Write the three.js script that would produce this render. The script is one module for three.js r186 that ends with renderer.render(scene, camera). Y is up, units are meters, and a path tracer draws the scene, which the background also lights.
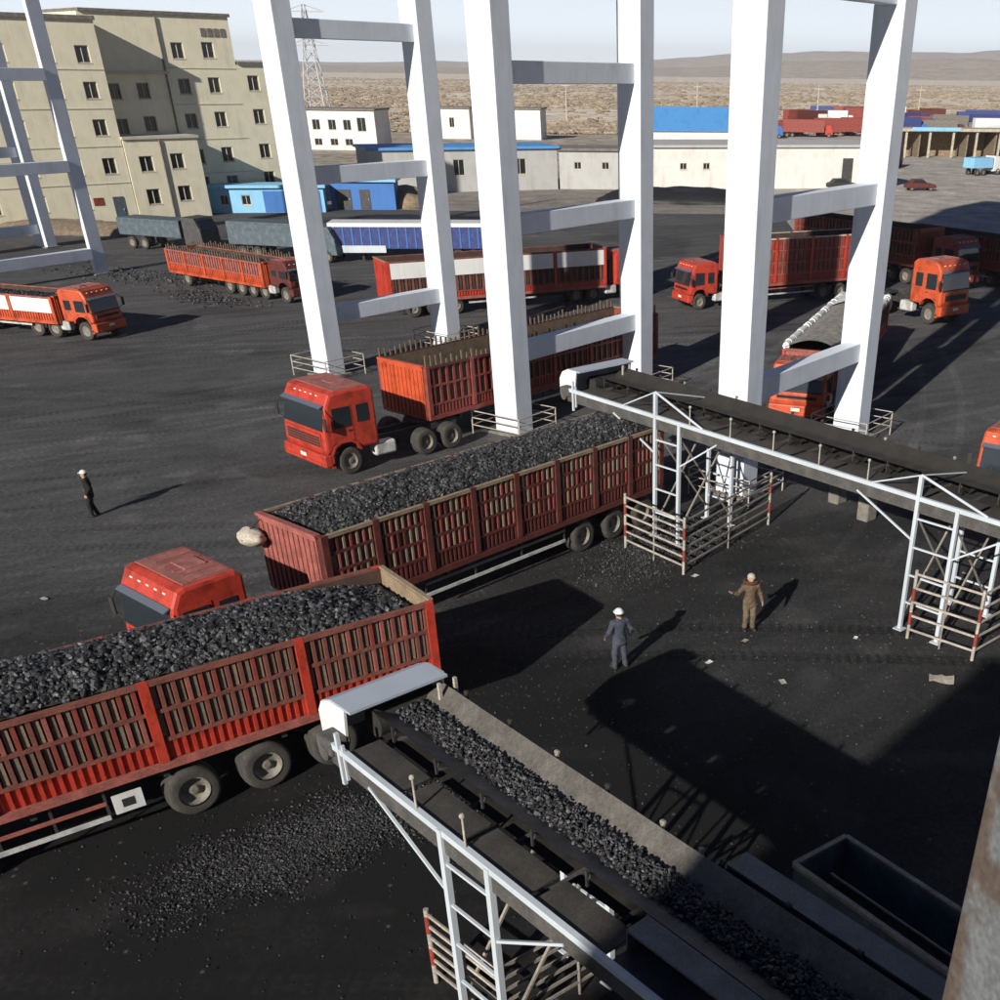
import * as THREE from 'three';
import { mergeGeometries, mergeVertices } from 'three/addons/utils/BufferGeometryUtils.js';
import { RoundedBoxGeometry } from 'three/addons/geometries/RoundedBoxGeometry.js';
import { MarchingCubes } from 'three/addons/objects/MarchingCubes.js';

// ---------------------------------------------------------------- camera, sky, sun, exposure
const scene = new THREE.Scene();
const renderer = new THREE.WebGLRenderer({ antialias: true });
renderer.toneMapping = THREE.LinearToneMapping;
renderer.toneMappingExposure = 1.25;
renderer.shadowMap.enabled = true;
renderer.setSize(1024, 1024);
const rad = (d) => d * Math.PI / 180;
const camera = new THREE.PerspectiveCamera(2 * Math.atan(500 / 1057.2) * 180 / Math.PI, 1, 0.1, 30000);
camera.rotation.order = 'YXZ';
camera.position.set(0, 13.917, 0);
camera.rotation.set(-0.591, 0, 0.013);
camera.setViewOffset(1000, 1000, -165.16, -281.86, 1000, 1000);
camera.updateProjectionMatrix();

const SUN_AZ = rad(64.6), SUN_EL = rad(22.9);          // where the light travels to, and how steeply it falls
const sunDir = new THREE.Vector3(-Math.cos(SUN_AZ) * Math.cos(SUN_EL), Math.sin(SUN_EL), Math.sin(SUN_AZ) * Math.cos(SUN_EL));
const sun = new THREE.DirectionalLight(new THREE.Color(1.0, 0.955, 0.88), 5.0);
sun.position.copy(sunDir).multiplyScalar(160).add(new THREE.Vector3(0, 0, -60));
sun.target.position.set(0, 0, -60);
sun.castShadow = true;
sun.shadow.mapSize.set(4096, 4096);
Object.assign(sun.shadow.camera, { left: -110, right: 110, top: 110, bottom: -110, near: 1, far: 420 });
scene.add(sun, sun.target);
{ // clear winter sky: pale at the horizon, deep blue overhead
  const w = 256, h = 512, d = new Float32Array(w * h * 4);
  for (let j = 0; j < h; j++) {
    const el = ((j + 0.5) / h - 0.5) * 180;
    const k = Math.exp(-Math.pow(Math.max(0, el) / 6.2, 1.4));
    const r = 0.014 + 0.98 * k, g = 0.034 + 1.06 * k, b = 0.10 + 1.08 * k;
    for (let i = 0; i < w; i++) { const o = (j * w + i) * 4; d[o] = r; d[o + 1] = g; d[o + 2] = b; d[o + 3] = 1; }
  }
  const t = new THREE.DataTexture(d, w, h, THREE.RGBAFormat, THREE.FloatType);
  t.mapping = THREE.EquirectangularReflectionMapping; t.magFilter = THREE.LinearFilter; t.minFilter = THREE.LinearFilter; t.needsUpdate = true;
  scene.background = t; scene.environment = t;
}
scene.fog = new THREE.FogExp2(new THREE.Color(0.86, 0.88, 0.92), 0.0001);

// ---------------------------------------------------------------- helpers
function rng(seed) { let a = seed >>> 0; return () => { a = (a + 0x6D2B79F5) | 0; let t = Math.imul(a ^ (a >>> 15), 1 | a); t = (t + Math.imul(t ^ (t >>> 7), 61 | t)) ^ t; return ((t ^ (t >>> 14)) >>> 0) / 4294967296; }; }
const V = (x, y, z) => new THREE.Vector3(x, y, z);
const dirAz = (deg) => V(Math.cos(rad(deg)), 0, -Math.sin(rad(deg)));
const hash2 = (x, y, s) => { let h = Math.imul(x, 374761393) + Math.imul(y, 668265263) + Math.imul(s, 1274126177); h = Math.imul(h ^ (h >>> 13), 1274126177); return ((h ^ (h >>> 16)) >>> 0) / 4294967296; };
function vnoise(x, y, s, per) {
  const xi = Math.floor(x), yi = Math.floor(y), xf = x - xi, yf = y - yi;
  const u = xf * xf * (3 - 2 * xf), v = yf * yf * (3 - 2 * yf);
  const m = (a) => per ? ((a % per) + per) % per : a;
  const a = hash2(m(xi), m(yi), s), b = hash2(m(xi + 1), m(yi), s), c = hash2(m(xi), m(yi + 1), s), d = hash2(m(xi + 1), m(yi + 1), s);
  return a + (b - a) * u + (c - a) * v + (a - b - c + d) * u * v;
}
function fbm(x, y, s, oct, per) { let v = 0, a = 0.5, t = 0; for (let i = 0; i < oct; i++) { v += a * vnoise(x, y, s + i, per); t += a; x *= 2; y *= 2; if (per) per *= 2; a *= 0.5; } return v / t; }
const clamp01 = (v) => Math.min(1, Math.max(0, v));
const sstep = (a, b, x) => { const t = clamp01((x - a) / (b - a)); return t * t * (3 - 2 * t); };
function tex(n, fn, srgb = true, m = n) {
  const d = new Uint8Array(n * m * 4);
  for (let j = 0; j < m; j++) for (let i = 0; i < n; i++) { const c = fn(i / n, j / m), o = (j * n + i) * 4; d[o] = Math.max(0, Math.min(255, c[0])); d[o + 1] = Math.max(0, Math.min(255, c[1])); d[o + 2] = Math.max(0, Math.min(255, c[2])); d[o + 3] = 255; }
  const t = new THREE.DataTexture(d, n, m, THREE.RGBAFormat);
  t.wrapS = t.wrapT = THREE.RepeatWrapping; t.magFilter = THREE.LinearFilter; t.minFilter = THREE.LinearMipmapLinearFilter; t.generateMipmaps = true;
  if (srgb) t.colorSpace = THREE.SRGBColorSpace; t.needsUpdate = true; return t;
}
function boxUV(g) { // uv in metres from the dominant axis of each face
  const q = g.index ? g.toNonIndexed() : g, p = q.attributes.position, n = p.count, uv = new Float32Array(n * 2);
  const a = V(), b = V(), c = V(), e = V();
  for (let i = 0; i < n; i += 3) {
    a.fromBufferAttribute(p, i); b.fromBufferAttribute(p, i + 1); c.fromBufferAttribute(p, i + 2);
    e.copy(b).sub(a).cross(c.clone().sub(a));
    const ax = Math.abs(e.x), ay = Math.abs(e.y), az = Math.abs(e.z);
    for (let k = 0; k < 3; k++) { const x = p.getX(i + k), y = p.getY(i + k), z = p.getZ(i + k); const o = (i + k) * 2;
      if (ay >= ax && ay >= az) { uv[o] = x; uv[o + 1] = z; } else if (ax >= az) { uv[o] = z; uv[o + 1] = y; } else { uv[o] = x; uv[o + 1] = y; } }
  }
  q.setAttribute('uv', new THREE.BufferAttribute(uv, 2)); return q;
}
const used = {};
function numbered(name) { if (!(name in used)) { used[name] = 0; return name; } used[name]++; return name + '_' + String(used[name]).padStart(3, '0'); }
function geo(list) { const a = (Array.isArray(list) ? list : [list]).map((g) => { const q = g.index ? g.toNonIndexed() : g.clone(); for (const k of Object.keys(q.attributes)) if (!['position', 'normal', 'uv'].includes(k)) q.deleteAttribute(k); return q; }); return boxUV(a.length > 1 ? mergeGeometries(a) : a[0]); }
function mesh(name, list, mat, parent) { const g = list.isBufferGeometry && list.userData.done ? list : geo(list); g.userData.done = true; const m = new THREE.Mesh(g, mat); m.castShadow = m.receiveShadow = true; m.name = name; if (parent) parent.add(m); return m; }
function tag(o, label, category, group, kind) { if (label) o.userData.label = label; if (category) o.userData.category = category; if (group) o.userData.group = group; if (kind) o.userData.kind = kind; return o; }
function thing(name, label, category, group) { const g = new THREE.Group(); g.name = numbered(name); scene.add(g); return tag(g, label, category, group); }
function single(name, list, mat, label, category, group, kind) { const m = mesh(numbered(name), list, mat); scene.add(m); return tag(m, label, category, group, kind); }
function struct(name, list, mat) { const m = mesh(name, list, mat); scene.add(m); m.userData.kind = 'structure'; return m; }
const bx = (w, h, d, x = 0, y = 0, z = 0) => new THREE.BoxGeometry(w, h, d).translate(x, y, z);
const bb = (x0, x1, y0, y1, z0, z1) => bx(x1 - x0, y1 - y0, z1 - z0, (x0 + x1) / 2, (y0 + y1) / 2, (z0 + z1) / 2);
const rb = (w, h, d, r, x = 0, y = 0, z = 0, s = 2) => new RoundedBoxGeometry(w, h, d, s, r).translate(x, y, z);
const Y = V(0, 1, 0);
function tube(p, q, r, seg = 6, r2 = r) { const d = q.clone().sub(p), L = d.length(); const g = new THREE.CylinderGeometry(r2, r, L, seg); g.translate(0, L / 2, 0); g.applyQuaternion(new THREE.Quaternion().setFromUnitVectors(Y, d.normalize())); return g.translate(p.x, p.y, p.z); }
function bar(p, q, w, h) { // square bar from p to q, kept upright
  const d = q.clone().sub(p), L = d.length(); const g = bx(L, h, w); const x = d.clone().normalize(); let z = x.clone().cross(Y); if (z.length() < 1e-4) z = V(0, 0, 1); z.normalize(); const y = z.clone().cross(x);
  g.applyMatrix4(new THREE.Matrix4().makeBasis(x, y, z)); const m = p.clone().add(q).multiplyScalar(0.5); return g.translate(m.x, m.y, m.z); }
function extrude(pts, w, bevel = 0) { const s = new THREE.Shape(pts.map((p) => new THREE.Vector2(p[0], p[1]))); const g = new THREE.ExtrudeGeometry(s, { depth: w - 2 * bevel, bevelEnabled: bevel > 0, bevelThickness: bevel, bevelSize: bevel, bevelOffset: -bevel, bevelSegments: 2, curveSegments: 6 }); return g.translate(0, 0, -w / 2 + bevel); }

// ---------------------------------------------------------------- textures and materials
const speck = tex(512, (u, v) => { const n = fbm(u * 8, v * 8, 3, 5, 8), f = hash2(Math.floor(u * 512), Math.floor(v * 512), 9); const k = 150 + 70 * (n - 0.5) + 60 * (f - 0.5); return [k, k, k]; }, false);
const grime = tex(1024, (u, v) => { // dust and streaks on paint, multiplied with the paint colour
  const n = fbm(u * 6, v * 6, 11, 5, 6), st = fbm(u * 48, v * 4, 17, 3, null), f = fbm(u * 60, v * 60, 23, 3, 60);
  let k = 236 - 38 * sstep(0.5, 0.72, n) - 30 * sstep(0.55, 0.8, f); const d = sstep(0.62, 0.8, fbm(u * 10, v * 10, 31, 4, 10)); k -= 18 * (st - 0.5);
  return [k - 10 * d, k - 16 * d, k - 22 * d]; });
const rust = tex(512, (u, v) => { const n = fbm(u * 7, v * 7, 41, 6, 7), k = sstep(0.42, 0.62, n), f = 0.85 + 0.3 * fbm(u * 70, v * 70, 47, 2, 70); return [(148 + (120 - 148) * k) * f, (148 + (102 - 148) * k) * f, (146 + (88 - 146) * k) * f]; });
const dusty = tex(1024, (u, v) => { const n = fbm(u * 9, v * 9, 51, 6, 9), f = fbm(u * 90, v * 90, 57, 2, 90); const k = 200 + 90 * (n - 0.5) + 60 * (f - 0.5); return [k, k * 0.97, k * 0.92]; });
const plaster = tex(1024, (u, v) => { const n = fbm(u * 5, v * 5, 61, 6, 5), s = fbm(u * 40, v * 3, 67, 3, null), f = hash2(Math.floor(u * 1024), Math.floor(v * 1024), 3); const k = 243 - 18 * Math.abs(n - 0.5) * 2 - 8 * sstep(0.55, 0.8, s) + 6 * (f - 0.5); return [k, k * 0.995, k * 0.985]; });
const desert = tex(1024, (u, v) => { const n = fbm(u * 12, v * 12, 71, 6, 12), f = hash2(Math.floor(u * 1024), Math.floor(v * 1024), 5), b = sstep(0.52, 0.66, fbm(u * 40, v * 40, 77, 4, 40)); let k = 0.9 + 0.35 * (n - 0.5) + 0.12 * (f - 0.5); return [(246 - 50 * b) * k, (230 - 54 * b) * k, (206 - 58 * b) * k]; });
function rep(t, m) { const c = t.clone(); c.repeat.set(1 / m, 1 / m); c.needsUpdate = true; return c; }
const grimeM = rep(grime, 3.1), rustM = rep(rust, 1.7), dustyM = rep(dusty, 2.3), plasterM = rep(plaster, 7), speckM = rep(speck, 0.9), speckBig = rep(speck, 3.5);
const mat = (hex, o = {}) => new THREE.MeshStandardMaterial({ color: hex, roughness: 0.6, metalness: 0, ...o });
const lin = (r, g, b) => new THREE.Color().setRGB(r, g, b);
const M = {
  red: mat(lin(0.55, 0.058, 0.032), { map: grimeM, roughness: 0.42 }),
  redDull: mat(lin(0.42, 0.085, 0.068), { map: dustyM, roughness: 0.62 }),
  redDark: mat(lin(0.17, 0.036, 0.028), { map: dustyM, roughness: 0.7 }),
  orange: mat(lin(0.62, 0.10, 0.035), { map: grimeM, roughness: 0.45 }),
  dustRed: mat(lin(0.31, 0.105, 0.082), { map: dustyM, roughness: 0.8 }),
  brownRed: mat(lin(0.12, 0.045, 0.035), { map: dustyM, roughness: 0.85 }),
  pink: mat(lin(0.50, 0.16, 0.14), { map: dustyM, roughness: 0.75 }),
  plate: mat(lin(0.33, 0.27, 0.21), { map: dustyM, roughness: 0.9 }),
  plateMid: mat(lin(0.26, 0.2, 0.15), { map: dustyM, roughness: 0.9 }),
  plateDark: mat(lin(0.09, 0.065, 0.05), { map: dustyM, roughness: 0.9 }),
  tan: mat(lin(0.42, 0.33, 0.235), { map: dustyM, roughness: 0.88 }),
  inner: mat(lin(0.105, 0.062, 0.05), { map: dustyM, roughness: 0.9 }),
  white: mat(lin(0.80, 0.81, 0.80), { map: plasterM, roughness: 0.5 }),
  canvas: mat(lin(0.74, 0.71, 0.64), { map: dustyM, roughness: 0.9 }),
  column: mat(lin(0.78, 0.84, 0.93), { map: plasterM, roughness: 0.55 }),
  steelBlue: mat(lin(0.60, 0.66, 0.72), { map: plasterM, roughness: 0.5 }),
  hood: mat(lin(0.42, 0.48, 0.56), { map: plasterM, roughness: 0.48 }),
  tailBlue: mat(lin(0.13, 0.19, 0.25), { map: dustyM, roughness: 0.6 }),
  fenceWhite: mat(lin(0.66, 0.63, 0.60), { map: dustyM, roughness: 0.7 }),
  fenceRed: mat(lin(0.40, 0.07, 0.05), { map: dustyM, roughness: 0.65 }),
  rail: mat(lin(0.42, 0.40, 0.38), { map: dustyM, roughness: 0.7 }),
  belt: mat(lin(0.19, 0.185, 0.18), { map: dustyM, roughness: 0.72, bumpMap: speckM, bumpScale: 0.004 }),
  beltDark: mat(lin(0.045, 0.042, 0.04), { map: dustyM, roughness: 0.8, bumpMap: speckM, bumpScale: 0.02 }),
  walk: mat(lin(0.085, 0.08, 0.076), { map: dustyM, roughness: 0.8 }),
  shadeDustSteel: mat(lin(0.13, 0.13, 0.135), { map: dustyM, roughness: 0.75 }),
  visorGrey: mat(lin(0.11, 0.13, 0.16), { roughness: 0.25 }),
  roofDust: mat(lin(0.52, 0.20, 0.18), { map: dustyM, roughness: 0.7 }),
  doorGrey: mat(lin(0.10, 0.10, 0.11), { map: dustyM, roughness: 0.7 }),
  frameDark: mat(lin(0.045, 0.045, 0.047), { map: dustyM, roughness: 0.7 }),
  tyre: mat(lin(0.085, 0.082, 0.078), { map: dustyM, roughness: 0.9 }),
  rim: mat(lin(0.34, 0.325, 0.30), { map: dustyM, roughness: 0.7 }),
  glass: new THREE.MeshPhysicalMaterial({ color: lin(0.02, 0.026, 0.032), roughness: 0.08, clearcoat: 0.6, clearcoatRoughness: 0.05 }),
  pane: new THREE.MeshPhysicalMaterial({ color: lin(0.018, 0.02, 0.022), roughness: 0.12 }),
  lamp: mat(lin(0.75, 0.70, 0.58), { roughness: 0.25 }),
  steel: mat(lin(0.36, 0.36, 0.36), { roughness: 0.5, map: dustyM }),
  alu: mat(lin(0.62, 0.62, 0.60), { roughness: 0.45, map: grimeM }),
  rust: mat(lin(0.50, 0.52, 0.55), { map: rustM, roughness: 0.8, bumpMap: speckM, bumpScale: 0.004 }),
  cream: mat(lin(0.88, 0.82, 0.62), { map: plasterM, roughness: 0.9 }),
  creamTrim: mat(lin(0.60, 0.57, 0.47), { map: plasterM, roughness: 0.9 }),
  wallWhite: mat(lin(0.80, 0.78, 0.74), { map: plasterM, roughness: 0.9 }),
  wallGrey: mat(lin(0.50, 0.50, 0.49), { map: plasterM, roughness: 0.9 }),
  roofGrey: mat(lin(0.30, 0.29, 0.28), { map: dustyM, roughness: 0.9 }),
  blue: mat(lin(0.04, 0.17, 0.50), { map: plasterM, roughness: 0.55 }),
  blueRoof: mat(lin(0.10, 0.34, 0.74), { map: plasterM, roughness: 0.55 }),
  blueDeep: mat(lin(0.06, 0.09, 0.36), { map: dustyM, roughness: 0.7 }),
  blueLight: mat(lin(0.26, 0.58, 0.85), { map: plasterM, roughness: 0.55 }),
  concrete: mat(lin(0.34, 0.335, 0.32), { map: dustyM, roughness: 0.9 }),
  coal: mat(lin(0.030, 0.031, 0.034), { roughness: 0.5, map: dustyM, bumpMap: speckM, bumpScale: 0.05 }),
  lump: mat(0xffffff, { roughness: 0.55 }),
  skin: mat(lin(0.42, 0.25, 0.17), { roughness: 0.6 }),
};

// ---------------------------------------------------------------- ground
{
  const n = 96, R = 10500; // terrain to the horizon, finer near the middle
  const g = new THREE.PlaneGeometry(2, 2, n, n).rotateX(-Math.PI / 2), p = g.attributes.position;
  for (let i = 0; i < p.count; i++) { const f = (t) => Math.sign(t) * Math.pow(Math.abs(t), 2.6) * R; p.setXYZ(i, f(p.getX(i)), -0.02, f(p.getZ(i))); }
  g.computeVertexNormals();
  const m = struct('terrain', g, mat(lin(1, 1, 1), { map: rep(desert, 160), roughness: 1 }));
  m.receiveShadow = true;
  // dirt apron between the yard and the plain
  const ap = new THREE.PlaneGeometry(420, 260).rotateX(-Math.PI / 2).translate(-20, -0.012, -255);
  struct('dirt_apron', ap, mat(lin(0.52, 0.52, 0.52), { map: rep(desert, 60), roughness: 1 }));
}
const YX0 = -78, YX1 = 46, YZ0 = -142, YZ1 = 8;
{ // coal-dusted asphalt yard
  const n = 2048;
  const spots = [[-6, -20, 13, 1], [-2, -36, 12, 0.85], [8, -30, 16, 0.68], [2, -24, 13, 0.72], [-12, -17, 14, 0.92], [-5, -12, 10, 0.95], [-16, -23, 9, 0.8], [0, -18, 8, 0.55]];
  const trk = new Float32Array(n * n), rt = rng(4242);
  for (let k = 0; k < 130; k++) { // tyre tracks: pairs of tread-marked strips along curved paths
    let x = -70 + 110 * rt(), z = -135 + 128 * rt(), a = rad(x < -8 ? 2 + 34 * rt() : 25 + 45 * rt()), cv = (rt() - 0.5) * 0.03; const len = 20 + 50 * rt(), amp = (rt() < 0.6 ? 1 : -1) * (0.22 + 0.38 * rt()), wd = 0.18 + 0.14 * rt();
    for (let q = 0; q < len; q += 0.05) { x += Math.cos(a) * 0.05; z -= Math.sin(a) * 0.05; a += cv * 0.05; const fade = amp * sstep(0, 6, q) * sstep(0, 6, len - q) * (0.55 + 0.45 * Math.sin(q * 21)) * (0.3 + 1.2 * fbm(q * 0.5, k, 91, 2));
      for (const o of [-1, 1]) for (let w = -wd; w <= wd; w += 0.055) { const X = x + Math.sin(a) * (o * 0.95 + w), Z = z + Math.cos(a) * (o * 0.95 + w), i = Math.floor((X - YX0) / (YX1 - YX0) * n), j = Math.floor((Z - YZ0) / (YZ1 - YZ0) * n); if (i >= 0 && j >= 0 && i < n && j < n && Math.abs(trk[j * n + i]) < 0.5) trk[j * n + i] += fade * 0.5; } } }
  const t = tex(n, (u, v) => {
    const x = YX0 + u * (YX1 - YX0), z = YZ0 + v * (YZ1 - YZ0);
    let dark = 0; const wob = 7 * (fbm(x * 0.09, z * 0.09, 101, 4) - 0.5);
    for (const s of spots) dark = Math.max(dark, s[3] * (1 - sstep(s[2] * 0.55, s[2] * 1.2, Math.hypot(x - s[0], z - s[1]) + wob * 1.6)));
    const big = fbm(x * 0.05, z * 0.05, 111, 5), mid = fbm(x * 0.35, z * 0.35, 121, 5), fine = hash2(Math.floor(u * n), Math.floor(v * n), 7);
    const a1 = rad(18), tr1 = fbm((x * Math.sin(a1) + z * Math.cos(a1) + 1.5 * Math.sin(x * 0.05)) * 1.6, (x * Math.cos(a1) - z * Math.sin(a1)) * 0.05, 131, 4);
    const a2 = rad(50), tr2 = fbm((x * Math.sin(a2) + z * Math.cos(a2)) * 1.9, (x * Math.cos(a2) - z * Math.sin(a2)) * 0.07, 141, 4);
    let L = 0.084 - 0.070 * dark * (0.75 + 0.5 * mid);
    L *= 1 + 0.5 * (big - 0.5) + 0.3 * (mid - 0.5) + 0.4 * (tr1 - 0.5) + 0.4 * (tr2 - 0.5) + 0.5 * (fine - 0.5);
    L *= 1 - 0.3 * sstep(0.6, 0.75, fbm(x * 0.16, z * 0.16, 151, 5));
    L += 0.03 * sstep(0.66, 0.8, fbm(x * 0.5, z * 0.5, 161, 5)) * (1 - 0.7 * dark);
    L *= 1 + trk[Math.floor(v * n) * n + Math.floor(u * n)];
    if (fine > 0.9988) L += 0.12;
    L = Math.max(0.012, L); const s = 255 * (L <= 0.0031 ? 12.92 * L : 1.055 * Math.pow(L, 1 / 2.4) - 0.055);
    return [s * 1.0, s * 0.992, s * 0.985];
  });
  t.wrapS = t.wrapT = THREE.ClampToEdgeWrapping;
  const g = new THREE.PlaneGeometry(YX1 - YX0, YZ1 - YZ0, 1, 1).rotateX(-Math.PI / 2).translate((YX0 + YX1) / 2, 0, (YZ0 + YZ1) / 2);
  const uv = g.attributes.uv; for (let i = 0; i < uv.count; i++) { const p = g.attributes.position; uv.setXY(i, (p.getX(i) - YX0) / (YX1 - YX0), (p.getZ(i) - YZ0) / (YZ1 - YZ0)); }
  const sp = rep(speck, 1); sp.repeat.set(70, 84);
  const m = new THREE.Mesh(g, new THREE.MeshPhysicalMaterial({ color: 0xffffff, map: t, roughness: 0.95, specularIntensity: 0.35, bumpMap: sp, bumpScale: 0.012 })); m.name = 'yard'; m.receiveShadow = true; m.userData.kind = 'structure'; scene.add(m);
  struct('far_yard', new THREE.PlaneGeometry(300, 62).rotateX(-Math.PI / 2).translate(-30, -0.006, -170), mat(lin(0.40, 0.375, 0.35), { map: rep(dusty, 17), roughness: 0.95, bumpMap: speckBig, bumpScale: 0.01 }));
  struct('side_yard', new THREE.PlaneGeometry(160, 150).rotateX(-Math.PI / 2).translate(-157, -0.006, -66), mat(lin(0.20, 0.195, 0.19), { map: rep(dusty, 17), roughness: 0.95 }));
  const pz = new THREE.PlaneGeometry(150, 240, 1, 1).rotateX(-Math.PI / 2).translate(88, 0.004, -228);
  const pz2 = pz.clone(); const pp = pz2.attributes.position; // slant the near edge along the yard
  for (let i = 0; i < pp.count; i++) if (pp.getZ(i) > -200) pp.setZ(i, pp.getX(i) < 60 ? -122 : -150);
  struct('plaza', pz2, mat(lin(0.66, 0.64, 0.62), { map: rep(dusty, 21), roughness: 0.95, bumpMap: speckBig, bumpScale: 0.01 }));
}
{ // far hills
  const hillM = mat(lin(0.52, 0.45, 0.37), { map: rep(desert, 900), roughness: 1 });
  const N = new THREE.Mesh(); const hill = (R, a0, a1, hFn, color, seed) => {
    const n = 160, v = [], idx = [];
    for (let i = 0; i <= n; i++) { const a = a0 + (a1 - a0) * i / n, s = Math.sin(rad(a)), c = -Math.cos(rad(a)), h = hFn(i / n, a) * (0.6 + 0.8 * fbm(i * 0.09, 3, seed, 5)); 
      v.push(s * R * 0.8, -2, c * R * 0.8, s * R * 0.93, h * 0.7, c * R * 0.93, s * R, h, c * R, s * R * 1.12, -2, c * R * 1.12); }
    for (let i = 0; i < n; i++) for (let k = 0; k < 3; k++) { const o = i * 4 + k; idx.push(o, o + 4, o + 1, o + 1, o + 4, o + 5); }
    const g = new THREE.BufferGeometry(); g.setAttribute('position', new THREE.Float32BufferAttribute(v, 3)); g.setIndex(idx); g.computeVertexNormals(); return struct('hills', g, color); };
  hill(6500, -50, 45, (t, a) => 22 + 52 * sstep(-5, 12, a), hillM, 5).name = 'hills';
  hill(9500, -50, 45, (t, a) => 58 + 88 * sstep(-12, 14, a), hillM, 15).name = 'hills_001';
}

// ---------------------------------------------------------------- coal
const lumpGeos = [0, 1, 2].map((k) => { const r = rng(77 + k), g = new THREE.IcosahedronGeometry(1, 0); const m = mergeVertices(new THREE.BufferGeometry().setAttribute('position', g.attributes.position)); const p = m.attributes.position; for (let i = 0; i < p.count; i++) { const s = 0.62 + 0.6 * r(); p.setXYZ(i, p.getX(i) * s, p.getY(i) * s * 0.8, p.getZ(i) * s); } const q = m.toNonIndexed(); q.computeVertexNormals(); return boxUV(q); });
function lumps(name, count, seed, fn, parent, bright = 1) { // fn(r) -> [x, y, z, size]
  const r = rng(seed), im = new THREE.InstancedMesh(lumpGeos[seed % 3], M.lump, count), q = new THREE.Quaternion(), m = new THREE.Matrix4(), c = new THREE.Color();
  for (let i = 0; i < count; i++) { const [x, y, z, s] = fn(r); q.setFromEuler(new THREE.Euler(r() * 6.3, r() * 6.3, r() * 6.3)); m.compose(V(x, y, z), q, V(s, s * (0.6 + 0.5 * r()), s)); im.setMatrixAt(i, m);
    const k = (0.014 + 0.075 * Math.pow(r(), 3)) * bright; c.setRGB(k, k * 1.01, k * 1.06); im.setColorAt(i, c); }
  im.castShadow = im.receiveShadow = true; im.name = name; if (parent) parent.add(im); return im; }
// heap of coal over a rectangle in local x, z; height function h(x, z)
function coalLoad(place, x0, x1, w, h, count, seed, label) {
  const o = thing('coal_load', label, 'coal load', 'coal heaped in trailers'); o.userData.kind = 'stuff'; o.position.copy(place.position); o.rotation.copy(place.rotation);
  const nx = 120, nz = 28, g = new THREE.PlaneGeometry(x1 - x0, w, nx, nz).rotateX(-Math.PI / 2).translate((x0 + x1) / 2, 0, 0), p = g.attributes.position;
  const H = (x, z) => h(x, z) + 0.16 * (fbm(x * 1.7 + 40, z * 1.7 + 40, seed, 4) - 0.5) + 0.12 * (fbm(x * 7 + 40, z * 7 + 40, seed + 7, 3) - 0.5);
  for (let i = 0; i < p.count; i++) p.setY(i, H(p.getX(i), p.getZ(i)));
  g.computeVertexNormals(); mesh('coal_heap', g, M.coal, o);
  const hw = w / 2 - 0.03;
  lumps('coal_lumps', count, seed, (r) => { const x = x0 + 0.06 + (x1 - x0 - 0.12) * r(), z = (2 * r() - 1) * hw, s = 0.02 + 0.085 * Math.pow(r(), 4); return [x, H(x, z) + s * 0.1, z, s]; }, o);
  return o;
}

// ---------------------------------------------------------------- trucks
const lathe = (pts, seg) => new THREE.LatheGeometry(pts.map((p) => new THREE.Vector2(p[0], p[1])), seg).rotateX(Math.PI / 2);
const wheelG = {};
function wheelParts(r, w, hub = -1) { const k = r + '|' + w; if (!wheelG[k]) {
  const t = lathe([[r * 0.6, -w / 2], [r * 0.82, -w / 2 - 0.01], [r * 0.96, -w * 0.44], [r, -w * 0.3], [r, w * 0.3], [r * 0.96, w * 0.44], [r * 0.82, w / 2 + 0.01], [r * 0.6, w / 2]], 28);
  const rim = lathe([[0, -w * 0.30], [r * 0.16, -w * 0.34], [r * 0.2, -w * 0.24], [r * 0.44, -w * 0.18], [r * 0.52, -w * 0.42], [r * 0.62, -w * 0.46], [r * 0.62, w * 0.46], [r * 0.5, w * 0.3], [r * 0.2, w * 0.24], [r * 0.16, w * 0.34], [0, w * 0.30]], 24);
  wheelG[k] = [geo(t), geo(rim)]; wheelG[k].forEach((g) => { g.userData.done = true; }); } return wheelG[k]; }
function wheel(parent, x, y, z, r, w, rimMat = M.rim) { const g = new THREE.Group(); g.name = 'wheel'; g.position.set(x, y, z); parent.add(g); const [t, m] = wheelParts(r, w); mesh('tyre', t, M.tyre, g); mesh('rim', m, rimMat, g); return g; }

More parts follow.
